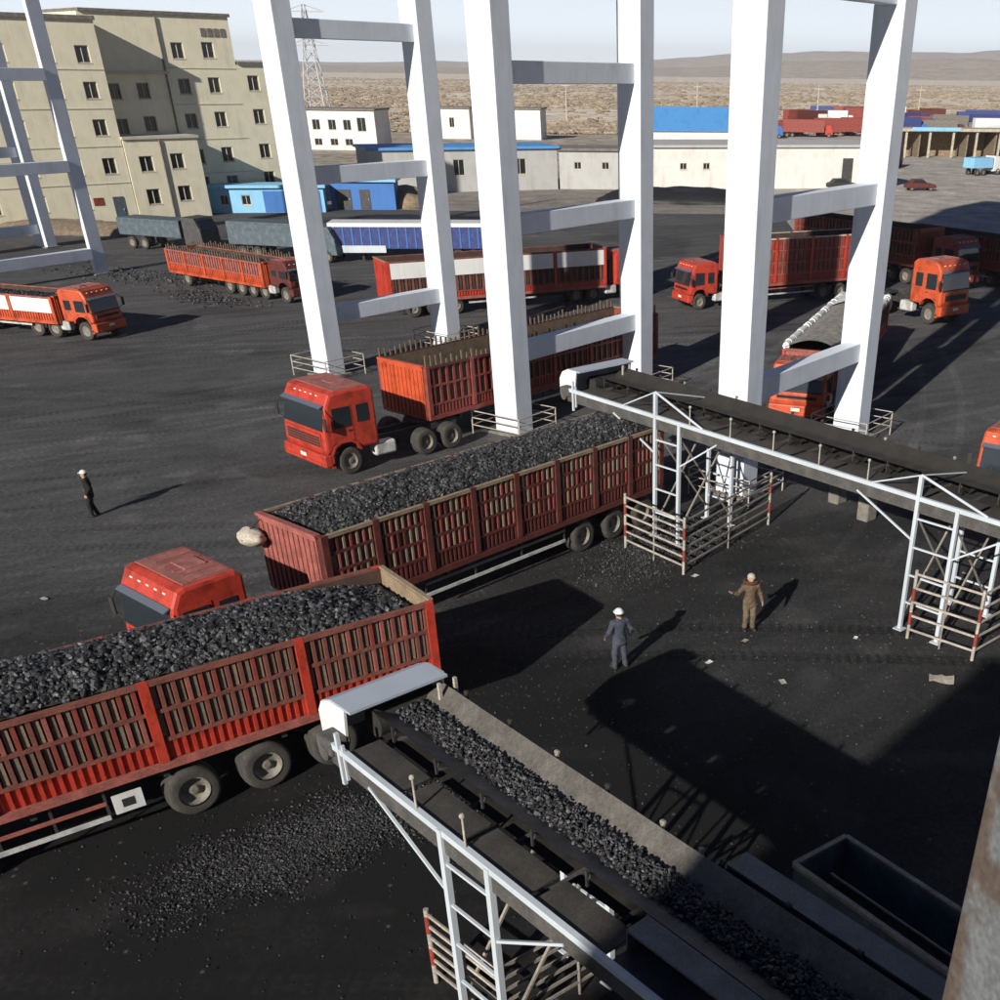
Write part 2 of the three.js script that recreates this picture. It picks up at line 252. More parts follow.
const stakeCache = {};
function sideBoard(truck, name, o, z, out, fine) { // o: L, y0, y1, tiers..., out = +1/-1 outward z direction
  const { L, y0, y1, c } = o, bandTop = y0 + o.band, tiers = o.tiers, bays = o.bays;
  const zc = (d) => z + out * d;
  const side = mesh(name, [bb(-L, 0, y0, y1, Math.min(zc(-0.05), zc(-0.02)), Math.max(zc(-0.05), zc(-0.02)))], o.insideMat || M.inner, truck);
  const slab = (x0, x1, ya, yb, d0, d1) => bb(x0, x1, ya, yb, Math.min(zc(d0), zc(d1)), Math.max(zc(d0), zc(d1)));
  mesh('bottom_beam', [slab(-L, 0, y0 - 0.12, y0 + 0.06, 0.0, 0.12)], c.beam, side);
  mesh('lower_board', [slab(-L + 0.003, -0.003, y0 + 0.06, bandTop, 0.0, 0.02)], c.lower, side);
  const ribs = []; const rs = o.ribStep || 0.2; for (let x = -L + 0.16; x < -0.1; x += rs) ribs.push(slab(x, x + rs * 0.42, y0 + 0.09, bandTop - 0.05, 0.02, 0.075)); mesh('rib', ribs, c.rib, side);
  const th = (y1 - bandTop) / tiers, bay = L / bays;
  for (let k = 0; k <= tiers; k++) mesh('rail', [slab(-L, 0, bandTop + th * k - (k === tiers ? 0.05 : 0.045), bandTop + th * k + 0.045, 0.0, k === tiers ? 0.13 : 0.09)], k === tiers ? c.topRail : c.rail, side);
  for (let b = 0; b <= bays; b++) { const xc = -L + bay * b, x0 = b === 0 ? xc : xc - 0.1, x1 = b === bays ? xc : xc + 0.1; mesh('post', [slab(b === 0 ? x0 - 0.004 : b === bays ? x0 - 0.1 : x0, b === bays ? x1 + 0.004 : b === 0 ? x1 + 0.1 : x1, y0 + 0.08, y1 + 0.052, 0.0, 0.137)], c.post, side); }
  const nb = Math.max(2, Math.round((bay - 0.24) / o.stakeStep)), st = (bay - 0.24) / nb, stakes = [], plates = [], r = rng(o.seed || 5);
  const key = [st, th, out, o.seed].join(); if (!stakeCache[key]) { const sg = geo(bb(-st * 0.15, st * 0.15, -th / 2 + 0.05, th / 2 - 0.05, -0.045, 0.045)), pg = geo(bb(-st * 0.2, st * 0.2, -th / 2 + 0.06, th / 2 - 0.06, -0.012, 0.012)); sg.userData.done = pg.userData.done = true; stakeCache[key] = [sg, pg]; }
  const [sg, pg] = stakeCache[key];
  for (let b = 0; b < bays; b++) for (let k = 0; k < tiers; k++) for (let i = 0; i < nb; i++) {
    const x = -L + bay * b + 0.12 + st * (i + 0.32), y = bandTop + th * (k + 0.5);
    const px = x + st * 0.47;
    if (fine) {
      const s = mesh('stake', sg, c.stakes[Math.floor(r() * c.stakes.length)], side); s.position.set(x, y, zc(0.046 + 0.006 * r()));
      const q = mesh('infill_plate', pg, c.plates[Math.floor(r() * c.plates.length)], side); q.position.set(px + 0.01, y + 0.008 * (r() - 0.5), zc(0.03 + 0.012 * r())); q.rotation.set(0, 0, 0.03 * (r() - 0.5));
    } else { stakes.push(sg.clone().translate(x, y, zc(0.048))); plates.push(pg.clone().translate(px, y, zc(0.03))); }
  }
  if (!fine) { mesh('stakes', stakes, c.stakes[0], side).userData.kind = 'stuff'; mesh('infill_plates', plates, c.plates[0], side).userData.kind = 'stuff'; }
  if (o.spikes) { const q = [], rs2 = rng(31 + out); for (let x = -L + 0.15; x < -0.1; x += 0.3) { const hh = 0.22 + 0.3 * rs2(); q.push(bb(x, x + 0.08, y1 + 0.05, y1 + hh, Math.min(zc(0.0), zc(0.06)), Math.max(zc(0.0), zc(0.06)))); } mesh('rim_stakes', q, M.plateMid, side).userData.kind = 'stuff'; }
  if (o.canvas) { const cw = bay - 0.3; for (let b = 0; b < bays; b++) mesh('canvas_sheet', [slab(-L + bay * b + 0.15, -L + bay * b + 0.15 + cw, y1 - o.canvas, y1 - 0.06, 0.1, 0.125)], o.canvasMat || M.canvas, side); }
  return side;
}
function cabParts(truck, o) { // tractor frame: x forward from the rear of the cab; ground y = 0
  const W = o.cabW || 2.45, hR = o.roof || 3.2, len = 2.2, P = o.cabPaint || M.red;
  const T = new THREE.Matrix4().makeRotationY(rad(o.cabYaw || 0)).setPosition(o.cabX, 0, o.cabZ || 0), e = new THREE.Euler(0, rad(o.cabYaw || 0), 0);
  const put = (m, x = 0, y = 0, z = 0) => { m.position.copy(V(x, y, z).applyMatrix4(T)); m.rotation.copy(e); if (!m.isGroup) m.scale.x = o.cabLong || 1; return m; };
  const wl = Math.max(1.58, hR - 1.42), wt = hR - 0.52; // windscreen bottom and top
  const prof = [[0, 1.0], [0, hR - 0.16], [0.2, hR], [1.62, hR - 0.02], [1.82, hR - 0.1], [2.02, hR - 0.46], [2.2, wl], [2.24, 1.15], [2.2, 1.0], [1.98, 1.0], [1.86, 1.22], [1.6, 1.36], [1.2, 1.36], [0.92, 1.2], [0.8, 1.0]];
  const cab = put(mesh('cab', [extrude(prof, W, 0.11)], P, truck));
  // windscreen follows the slope between visor and dashboard
  const a = Math.atan2(0.17, wt - wl); const ws = bx(0.03, Math.hypot(wt - wl, 0.17) - 0.05, W - 0.3); ws.rotateZ(a).translate(2.128, (wl + wt) / 2, 0); mesh('windscreen', [ws], M.glass, cab);
  mesh('windscreen_trim', [bx(0.05, 0.05, W - 0.22, 2.215, wl - 0.01, 0), bx(0.05, 0.04, W - 0.22, 2.03, wt + 0.02, 0)], M.frameDark, cab);
  const visor = bx(0.2, 0.04, W - 0.24); visor.rotateZ(-0.45).translate(2.13, wt + 0.0, 0); mesh('sun_visor', [visor], o.visor || M.visorGrey, cab); mesh('roof_panel', [bb(0.24, 1.56, hR - 0.032, hR + 0.004, -W / 2 + 0.14, W / 2 - 0.14)], M.roofDust, cab);
  for (let i = 0; i < 5; i++) { const m = mesh('marker_lamp', [rb(0.05, 0.05, 0.13, 0.02, 1.9, hR - 0.22, -0.8 + i * 0.4)], M.lamp, cab); }
  mesh('roof_hatch', [rb(0.62, 0.05, 0.7, 0.02, 0.72, hR + 0.015, 0)], M.roofDust, cab); 
  const rr = []; for (let i = 0; i < 6; i++) rr.push(bx(1.0, 0.03, 0.04, 0.78, hR + 0.012, -W / 2 + 0.22 + i * (W - 0.44) / 5)); mesh('roof_rib', rr, M.roofDust, cab);
  for (const s of [-1, 1]) {
    const zz = s * (W / 2 + 0.002);
    const door = mesh('door', [bb(1.02, 1.92, 1.38, wt - 0.02, Math.min(zz, zz + s * 0.012), Math.max(zz, zz + s * 0.012))], P, cab);
    const z2 = zz + s * 0.02; mesh('door_window', [bb(1.1, 1.82, wl + 0.02, wt - 0.1, Math.min(z2 - 0.012, z2), Math.max(z2 - 0.012, z2))], M.glass, door);
    mesh('side_window', [bb(0.32, 0.82, wl + 0.1, wt - 0.12, Math.min(zz, zz + s * 0.012), Math.max(zz, zz + s * 0.012))], M.glass, cab);
    mesh('handle', [rb(0.16, 0.04, 0.03, 0.012, 1.2, wl - 0.14, zz + s * 0.03)], M.frameDark, door);
    mesh('mirror', [rb(0.07, 0.46, 0.2, 0.03, 2.26, wl + 0.32, s * (W / 2 + 0.24)), tube(V(2.14, wt - 0.05, s * W / 2), V(2.24, wl + 0.5, s * (W / 2 + 0.24)), 0.018), tube(V(2.16, wl, s * W / 2), V(2.24, wl + 0.15, s * (W / 2 + 0.24)), 0.018)], M.frameDark, cab);
    mesh('headlight', [rb(0.06, 0.2, 0.34, 0.03, 2.32, 0.78, s * (W / 2 - 0.34))], M.lamp, cab);
    mesh('wheel_arch', [extrude([[0.78, 0.95], [0.9, 1.24], [1.2, 1.42], [1.62, 1.42], [1.9, 1.26], [2.04, 0.98], [1.96, 0.98], [1.84, 1.2], [1.6, 1.34], [1.22, 1.34], [0.96, 1.18], [0.86, 0.95]], 0.26).translate(0, 0, s * (W / 2 - 0.1))], P, cab);
    mesh('step', [bb(1.98, 2.26, 0.62, 0.98, s > 0 ? W / 2 - 0.12 : -W / 2, s > 0 ? W / 2 : -W / 2 + 0.12), bb(1.95, 2.1, 0.42, 0.5, s > 0 ? W / 2 - 0.2 : -W / 2 + 0.01, s > 0 ? W / 2 - 0.01 : -W / 2 + 0.2)], P, cab);
    put(wheel(truck, 0, 0, 0, o.wr || 0.52, 0.3), 1.42, o.wr || 0.52, s * (W / 2 - 0.2));
  }
  mesh('grille', [bb(2.215, 2.262, 1.2, wl - 0.14, -W / 2 + 0.28, W / 2 - 0.28)], P, cab);
  for (let i = 0; i < 4; i++) mesh('grille_slat', [bb(2.262, 2.285, 1.26 + i * (wl - 1.5) / 4, 1.26 + i * (wl - 1.5) / 4 + 0.07, -W / 2 + 0.36, W / 2 - 0.36)], M.frameDark, cab);
  mesh('bumper', [rb(0.34, 0.5, W + 0.02, 0.07, 2.2, 0.74, 0), bx(0.1, 0.1, W - 0.5, 2.36, 0.62, 0)], o.bumper || P, cab);
  mesh('number_plate', [bx(0.02, 0.14, 0.42, 2.385, 0.8, 0)], M.lamp, cab);
  // chassis behind the cab
  put(mesh('chassis', [bb(-o.tail, 2.0, 0.72, 0.98, -0.48, -0.36), bb(-o.tail, 2.0, 0.72, 0.98, 0.36, 0.48), bb(-o.tail + 0.1, -o.tail + 0.3, 0.74, 0.96, -0.36, 0.36), bb(-0.6, -0.4, 0.74, 0.96, -0.36, 0.36), rb(1.1, 0.16, 0.9, 0.05, -o.tail + 1.2, 1.06, 0)], M.frameDark, truck));
  put(mesh('air_intake', [rb(0.3, 1.5, 0.36, 0.06, -0.22, 1.85, 0.7)], M.frameDark, truck)); put(mesh('exhaust_stack', [rb(0.24, 1.2, 0.24, 0.05, -0.2, 1.6, -0.8)], M.frameDark, truck));
  for (const s of [-1, 1]) { put(mesh('fuel_tank', [rb(0.95, 0.55, 0.5, 0.12, -0.3, 0.72, s * (W / 2 - 0.36))], M.alu, truck)); for (const x of o.rearAxles || [-o.tail + 0.5, -o.tail + 1.85]) put(wheel(truck, 0, 0, 0, o.wr || 0.52, 0.56), x, o.wr || 0.52, s * (W / 2 - 0.32)); }
  return cab;
}
const paintSets = {
  red: { beam: M.pink, lower: M.red, rib: M.red, rail: M.dustRed, topRail: M.dustRed, post: M.red, stakes: [M.dustRed, M.redDull, M.dustRed, M.pink], plates: [M.plate, M.plate, M.plateMid, M.tan] },
  dusty: { beam: M.redDark, lower: M.redDark, rib: M.redDark, rail: M.redDark, topRail: M.tan, post: M.redDark, stakes: [M.tan, M.plate, M.redDull, M.tan, M.redDark, M.pink], plates: [M.redDark, M.redDark, M.brownRed, M.plateMid] },
  dark: { beam: M.redDull, lower: M.redDull, rib: M.redDull, rail: M.redDull, topRail: M.redDark, post: M.redDull, stakes: [M.redDull], plates: [M.inner] },
  orange: { beam: M.orange, lower: M.orange, rib: M.orange, rail: M.pink, topRail: M.pink, post: M.orange, stakes: [M.pink], plates: [M.pink] },
};
function truck(o) {
  const t = thing(o.name || 'coal_truck', o.label, 'truck', o.group || 'trucks in the coal yard');
  t.position.set(o.at[0], 0, o.at[1]); t.rotation.y = rad(o.az); if (o.scale) t.scale.setScalar(o.scale);
  const W = o.W || 2.5, L = o.L;
  if (L) {
    const s = { L, y0: o.y0 ?? 1.3, y1: o.y1 ?? 3.4, band: o.band ?? 0.55, tiers: o.tiers ?? 2, bays: o.bays ?? 4, stakeStep: o.stakeStep ?? 0.36, c: o.paint, seed: o.seed || 5, canvas: o.canvas, canvasMat: o.canvasMat, ribStep: o.ribStep, insideMat: o.insideMat, spikes: o.spikes };
    sideBoard(t, 'side_board', s, -W / 2, -1, o.fine && o.near === -1); sideBoard(t, 'side_board', s, W / 2, 1, o.fine && o.near === 1);
    const y0 = s.y0, y1 = s.y1;
    mesh('trailer_floor', [bb(-L + 0.02, -0.02, y0 - 0.16, y0 - 0.02, -W / 2 + 0.06, W / 2 - 0.06)], M.inner, t);
    const f = mesh('front_board', [bb(-0.06, 0.06, y0 - 0.1, y1 + 0.02, -W / 2 + 0.055, W / 2 - 0.055)], o.front || o.paint.beam, t);
    for (let i = 0; i < 11; i++) mesh('board_rib', [bb(0.06, 0.1, y0, y1 - 0.1, -W / 2 + 0.12 + i * (W - 0.3) / 10.4, -W / 2 + 0.2 + i * (W - 0.3) / 10.4)], o.front || o.paint.beam, f);
    mesh('board_cap', [bb(-0.08, 0.115, y1 + 0.02, y1 + 0.1, -W / 2 + 0.0, W / 2)], o.front || o.paint.beam, f);
    const tg = mesh('tailgate', [bb(-L - 0.05, -L + 0.03, y0 - 0.1, y1 + 0.02, -W / 2 + 0.055, W / 2 - 0.055)], o.tailgate || o.paint.lower, t);
    mesh('board_cap', [bb(-L - 0.07, -L + 0.05, y1 + 0.02, y1 + 0.08, -W / 2 + 0.0, W / 2)], M.tan, tg);
    if (o.liner) mesh('tailgate_liner', [bb(-L + 0.03, -L + 0.05, y0, y1 + 0.0, -W / 2 + 0.06, W / 2 - 0.06)], M.tan, tg);
    for (const q of [-0.3, 0.3]) mesh('gate_bar', [bb(-L - 0.12, -L - 0.05, y0 - 0.05, y1 - 0.1, q * W - 0.05, q * W + 0.05)], o.paint.post, tg);
    mesh('trailer_chassis', [bb(-L + 0.1, -0.4, y0 - 0.5, y0 - 0.16, -0.55, -0.42), bb(-L + 0.1, -0.4, y0 - 0.5, y0 - 0.16, 0.42, 0.55), ...[0.12, 0.3, 0.5, 0.7, 0.88].map((k) => bb(-L * k - 0.06, -L * k + 0.06, y0 - 0.4, y0 - 0.17, -W / 2 + 0.1, W / 2 - 0.1))], M.frameDark, t);
    const ax = o.axles ?? [-L + 1.6, -L + 3.1, -L + 4.6], wr = o.twr || 0.53;
    for (const s2 of [-1, 1]) {
      for (const x of ax) wheel(t, x, wr, s2 * (W / 2 - 0.3), wr, 0.55);
      const gx0 = Math.max(...ax) + (o.toolbox ? 1.75 : 0.9), gx1 = Math.min(-2.2, gx0 + (o.guard || 5)); // side guard: rails on struts
      const g = mesh('side_guard', [bb(gx0, gx1, 0.98, 1.06, s2 * (W / 2 - 0.06) - 0.02, s2 * (W / 2 - 0.06) + 0.02)], o.guardMat || M.pink, t);
      mesh('guard_rail', [bb(gx0, gx1, 0.62, 0.72, s2 * (W / 2 - 0.06) - 0.02, s2 * (W / 2 - 0.06) + 0.02)], M.alu, g);
      for (let i = 0; i <= 3; i++) { const x = gx0 + (gx1 - gx0) * i / 3; mesh('guard_strut', [bb(x - 0.03, x + 0.03, 0.62, y0 - 0.14, s2 * (W / 2 - 0.1) - 0.02, s2 * (W / 2 - 0.1) + 0.018)], M.frameDark, g); }
      if (o.toolbox) { const zz = s2 * (W / 2 - 0.05); const b = mesh('tool_frame', [bb(gx0 - 0.72, gx0 - 0.12, 0.7, 1.14, zz - 0.025, zz + 0.025)], M.white, t); mesh('tool_opening', [bb(gx0 - 0.55, gx0 - 0.29, 0.82, 1.02, Math.min(zz, zz + s2 * 0.029), Math.max(zz, zz + s2 * 0.029))], M.frameDark, b); }
    }
  }
  if (!o.noCab) cabParts(t, { cabX: o.cabX ?? 1.0, tail: o.tail ?? 3.6, ...o });
  return t;
}

const t1 = truck({ label: 'red stake-sided coal truck with full load in front, its rear under the conveyor hood', at: [-6.42 - 0.7716 * 13.2, -24.08 + 0.6361 * 13.2], az: 219.5, L: 13.2, W: 2.55, y0: 1.56, y1: 3.46, band: 0.56, tiers: 2, bays: 4, stakeStep: 0.275, paint: paintSets.red, fine: true, near: -1, liner: true, tailgate: M.red, seed: 5, ribStep: 0.19, twr: 0.6, axles: [-13.2 + 2.85, -13.2 + 4.5, -13.2 + 6.15], toolbox: true, guardMat: M.pink, cabX: 1.1 });
const t2 = truck({ label: 'dusty dark red coal truck with full load and red cab in the middle', at: [-10.46, -27.94], az: 231, L: 14.4, W: 2.8, y0: 1.38, y1: 3.46, band: 0.55, tiers: 3, bays: 8, stakeStep: 0.215, paint: paintSets.dusty, fine: true, near: -1, front: M.pink, seed: 9, ribStep: 0.17, axles: [-14.2 + 0.7, -14.2 + 2.3, -14.2 + 3.9], guard: 6, guardMat: M.rail, cabX: 2.25, tail: 4.2, cabW: 2.6, roof: 3.3, twr: 0.56 });
const t3 = truck({ label: 'empty red coal truck with bright red cab standing behind the loaded dusty truck', at: [-11.7, -48.1], az: 233, L: 16.2, W: 2.9, y0: 1.25, y1: 3.3, band: 0.5, tiers: 2, bays: 6, stakeStep: 0.42, paint: paintSets.dark, fine: true, near: -1, front: M.orange, insideMat: M.plateMid, spikes: true, seed: 13, cabX: 3.1, cabZ: -0.5, cabYaw: -6, cabW: 3.15, cabLong: 1.12, roof: 3.35, tail: 4.2, axles: [-14.6, -13.1, -11.6], wr: 0.55 });
const t4 = truck({ label: 'long trailer truck with white canvas panels along its upper side, parked beyond the gantry', at: [-5.4, -84.8], az: 30, L: 16, W: 2.6, y0: 1.05, y1: 3.45, band: 0.4, tiers: 2, bays: 4, stakeStep: 0.45, paint: { ...paintSets.red, plates: [M.plateDark] }, near: -1, canvas: 1.0, canvasMat: M.white, seed: 17, cabX: 0.8 });
const t5 = truck({ label: 'high-sided dusty red truck with cream rim, cab seen between the middle columns', at: [4.1, -83.1], az: 208, L: 12, W: 2.7, y0: 1.35, y1: 4.25, band: 0.6, tiers: 3, bays: 4, stakeStep: 0.4, paint: { ...paintSets.red, rail: M.pink, lower: M.orange, rib: M.redDull, topRail: M.canvas, stakes: [M.redDull], plates: [M.pink] }, near: -1, front: M.redDull, seed: 19, cabX: 1.6, tail: 3.6, roof: 3.0 });
const t6 = truck({ label: 'red truck with cream sun visor and tarpaulined trailer, seen head-on between two columns', at: [6.85, -54.1], az: 252, L: 15.5, W: 2.7, y0: 1.2, y1: 2.75, band: 0.5, tiers: 1, bays: 4, stakeStep: 0.45, paint: { ...paintSets.red, topRail: M.canvas }, near: 1, seed: 21, cabX: 0.75, tail: 3.0, roof: 2.75, visor: M.canvas, cabW: 2.6, cabPaint: M.orange });
const t7 = truck({ label: 'bright orange tractor unit facing away from the columns on the far right', at: [16.3, -80.0], az: -52, cabX: 1.3, tail: 4.0, cabPaint: M.orange, scale: 1.2, roof: 3.2 });
const t8 = truck({ label: 'dark red tractor unit standing in shadow behind the orange tractor unit', at: [20.3, -93.0], az: -52, L: 12, paint: paintSets.dark, near: 1, seed: 33, cabX: 1.3, tail: 4.0, cabPaint: M.redDull, scale: 1.15, roof: 3.2 });
const t13 = truck({ label: 'dark red trailer truck parked in shadow at the right edge beyond the orange tractor unit', at: [27.5, -91.5], az: -52, L: 12, paint: paintSets.dark, near: 1, seed: 35, cabX: 1.2, tail: 3.8, cabPaint: M.redDull, roof: 3.2 });
const t9 = truck({ label: 'orange truck with white side sheet and cab facing the yard, cut by the left edge', at: [-36.7, -69.7], az: -18, L: 10, W: 2.6, y0: 0.95, y1: 2.3, band: 0.6, tiers: 1, bays: 3, stakeStep: 0.5, paint: { ...paintSets.orange, rail: M.orange }, near: 1, canvas: 0.85, canvasMat: M.white, seed: 25, cabX: 0.35, roof: 2.85, tail: 2.8, cabPaint: M.orange, axles: [-7.6, -6.2] });
const t10 = truck({ label: 'orange open-topped truck behind the slanting first column, dark load inside', at: [-28.2, -83.2], az: -35, L: 11.5, W: 2.6, y0: 0.95, y1: 2.4, band: 0.6, tiers: 1, bays: 5, stakeStep: 0.3, paint: paintSets.orange, near: 1, spikes: true, seed: 27, cabX: 0.5, roof: 2.7, tail: 2.8, cabPaint: M.redDark, axles: [-9.6, -4.4, -3.0] });
const t11 = truck({ label: 'orange truck cab just entering at the right edge behind the far conveyor', at: [14.2, -41.6], az: 235, cabX: 0.6, tail: 3.8, cabPaint: M.orange, roof: 3.0, wr: 0.52 });
// loads
coalLoad(t1, -13.0, -0.15, 2.42, (x, z) => 3.4 + 0.34 * (1 - Math.pow(z / 1.25, 2)) * sstep(-13.2, -9.5, x) - 0.26 * (1 - sstep(-13.1, -10.9, x)) + 0.12 * sstep(-9, -4, x), 20000, 301, 'black coal heaped in the red stake-sided truck in front');
coalLoad(t2, -14.2, -0.15, 2.66, (x, z) => 3.42 + 0.36 * (1 - Math.pow(z / 1.4, 2)) * sstep(0, -2.2, x) - 0.1 * (1 - sstep(0, -1.2, x)), 20000, 302, 'black coal heaped in the dusty dark red truck in the middle');
coalLoad(t10, -11.3, -0.2, 2.4, (x, z) => 2.1 + 0.25 * (1 - Math.pow(z / 1.2, 2)), 900, 303, 'dark load in the orange truck behind the first column');
coalLoad(t9, -9.8, -0.2, 2.4, (x, z) => 2.0 + 0.25 * (1 - Math.pow(z / 1.2, 2)), 700, 304, 'dark load in the orange truck at the left edge');
{ // grey tarpaulin with a pale rolled edge on the truck seen head-on, white bundle on the dusty truck
  const tp = thing('tarpaulin', 'grey tarpaulin with pale rolled edge over the trailer between two columns', 'tarpaulin'); tp.position.copy(t6.position); tp.rotation.copy(t6.rotation);
  const g = new THREE.PlaneGeometry(15.4, 2.76, 70, 12).rotateX(-Math.PI / 2).translate(-7.7, 0, 0), p = g.attributes.position;
  for (let i = 0; i < p.count; i++) { const x = p.getX(i), z = p.getZ(i); p.setY(i, 2.9 + 0.35 * (1 - Math.pow(z / 1.38, 2)) + 0.12 * (fbm(x * 1.4 + 30, z * 2 + 30, 401, 3) - 0.5)); }
  g.computeVertexNormals(); mesh('sheet', g, mat(lin(0.42, 0.415, 0.40), { map: dustyM, roughness: 0.9, side: THREE.DoubleSide }), tp);
  const r = rng(9); const roll = []; for (const zz of [1.34, -1.34]) { const roll2 = []; for (let i = 0; i < 30; i++) { const x = -0.1 - i * 0.51; roll2.push(tube(V(x, 2.92 + 0.05 * r(), zz), V(x - 0.53, 2.92 + 0.05 * r(), zz), 0.17 + 0.05 * r(), 8)); } mesh('rolled_edge', roll2, M.white, tp); }
  const rg = new THREE.PlaneGeometry(4.5, 2.8, 20, 12).rotateX(-Math.PI / 2).translate(-13.2, 0, 0), rp = rg.attributes.position; for (let i = 0; i < rp.count; i++) rp.setY(i, 2.95 + 0.4 * (1 - Math.pow(rp.getZ(i) / 1.4, 2)) + 0.1 * (fbm(rp.getX(i) * 1.4 + 30, rp.getZ(i) * 2 + 30, 405, 3) - 0.3)); rg.computeVertexNormals(); const rm = M.white.clone(); rm.side = THREE.DoubleSide; mesh('rear_sheet', rg, rm, tp);
  const bd = thing('tarpaulin_bundle', 'white folded tarpaulin bundle tied to the front of the dusty truck', 'bundle'); bd.position.copy(t2.position); bd.rotation.copy(t2.rotation);
  const sg = new THREE.SphereGeometry(1, 24, 16), sp = sg.attributes.position; for (let i = 0; i < sp.count; i++) { const x = sp.getX(i), y = sp.getY(i), z = sp.getZ(i), n = 1 + 0.35 * (fbm(x * 2.5 + 9, y * 2.5 + z * 1.7 + 9, 411, 3) - 0.5); sp.setXYZ(i, x * 0.32 * n + 0.42, y * 0.26 * n + 2.95, z * 0.5 * n + 1.28); } sg.computeVertexNormals();
  mesh('bundle', sg, M.canvas, bd); mesh('strap', [tube(V(0.1, 3.4, 1.2), V(0.45, 3.2, 1.2), 0.02), tube(V(0.45, 3.2, 1.2), V(0.75, 2.95, 1.22), 0.02)], M.frameDark, bd);
}

// ---------------------------------------------------------------- white gantry frames and what they carry
function rodRail(o, x0, x1, z0, z1) { // low railing round a column base, local to o
  const h = 1.05, ps = [V(x0, 0, z0), V(x1, 0, z0), V(x1, 0, z1), V(x0, 0, z1)];
  const R = mesh('base_railing', ps.map((p) => tube(p, V(p.x, h, p.z), 0.035)), M.fenceWhite, o);
  for (const y of [0.4, 0.72, 1.03]) mesh('rail', ps.map((p, i) => { const q = ps[(i + 1) % 4]; return tube(V(p.x, y, p.z), V(q.x, y, q.z), 0.025); }), M.fenceWhite, R);
}
function gantry(label, A, B, tops, H, rails = true, cw = 1.3, cd = 1.1) { // A, B: near corners of the two columns on the ground
  const o = thing('gantry_frame', label, 'gantry frame', 'white gantry frames'); const d = V(B[0] - A[0], 0, B[1] - A[1]), L = d.length(), az = Math.atan2(-d.z, d.x);
  o.position.set(A[0], 0, A[1]); o.rotation.y = az; // local x along the frame; local z towards the camera side
  for (const x of [0, L]) {
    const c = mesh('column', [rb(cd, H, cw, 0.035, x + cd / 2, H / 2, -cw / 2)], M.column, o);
    mesh('base_plate', [bb(x - 0.25, x + cd + 0.25, 0, 0.08, -cw - 0.25, 0.25)], M.concrete, c);
    if (rails) rodRail(o, x - 0.75, x + cd + 0.75, -cw - 0.75, 0.75);
  }
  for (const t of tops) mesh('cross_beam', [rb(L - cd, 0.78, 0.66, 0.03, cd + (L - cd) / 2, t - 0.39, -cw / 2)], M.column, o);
  return o;
}
gantry('white gantry frame with two columns rising behind the bright red cab', [-18.41, -59.51], [-13.26, -66.77], [3.35, 9.8, 15.86], 24);
gantry('white gantry frame whose front column stands beside the coal in the dusty truck', [-6.93, -48.89], [-1.53, -57.16], [3.79, 8.87, 14.25], 24);
gantry('white gantry frame standing behind the far conveyor, widest columns', [2.88, -40.8], [8.58, -48.95], [4.17, 10.28, 16.9], 24);
gantry('grey-white gantry frame in front of the cream building, nearer column of the two there', [-50.6, -83.6], [-45.88, -92.29], [1.9, 7.9, 13.7], 30, false, 0.36, 1.15);
gantry('grey-white gantry frame close to the cream building wall, half hidden by the other one', [-61.6, -98.1], [-56.97, -106.88], [1.9, 7.9, 13.7], 30, false, 1.7, 1.0);
{ // the coal bunker carried by the frames, above the picture
  const o = thing('coal_bunker', 'elevated coal bunker carried on the white gantry columns', 'bunker'); o.position.set(-5.2, 0, -54.2); o.rotation.y = rad(55);
  mesh('bunker_wall', [rb(15, 22, 28, 0.05, -0.5, 35, 9.5)], M.wallGrey, o); mesh('bunker_roof', [bb(-8.3, 7.3, 46.05, 46.5, -5, 24)], M.roofGrey, o);
}
{ // the building that the view is taken from: tall block behind, lower wing under the viewer
  const U = dirAz(52), S = V(0.788, 0, 0.616); const blk = (u0, u1, s0, s1, h) => { const g = bb(u0, u1, 0, h, s0, s1); g.applyMatrix4(new THREE.Matrix4().makeBasis(V(U.x, 0, U.z), Y, V(S.x, 0, S.z))); return g; };
  const o = thing('loading_house', 'tall loading house whose shadow falls over the conveyor tail', 'building');
  mesh('wall', [blk(-75, -20.6, 1.2, 22, 20.8)], M.wallGrey, o); mesh('wing_wall', [blk(-20.5, 18, 0.4, 18, 12.1)], M.wallGrey, o);
  const c = thing('steel_column', 'rusty grey steel column close to the viewer in the lower corner', 'column'); c.position.set(1.565, 0, -3.25); c.rotation.y = rad(20);
  mesh('shaft', [rb(0.5, 15, 0.5, 0.02, 0, 7.5, 0)], M.rust, c); mesh('flange', [bb(-0.3, 0.3, 0, 0.05, -0.3, 0.3)], M.rust, c);
}
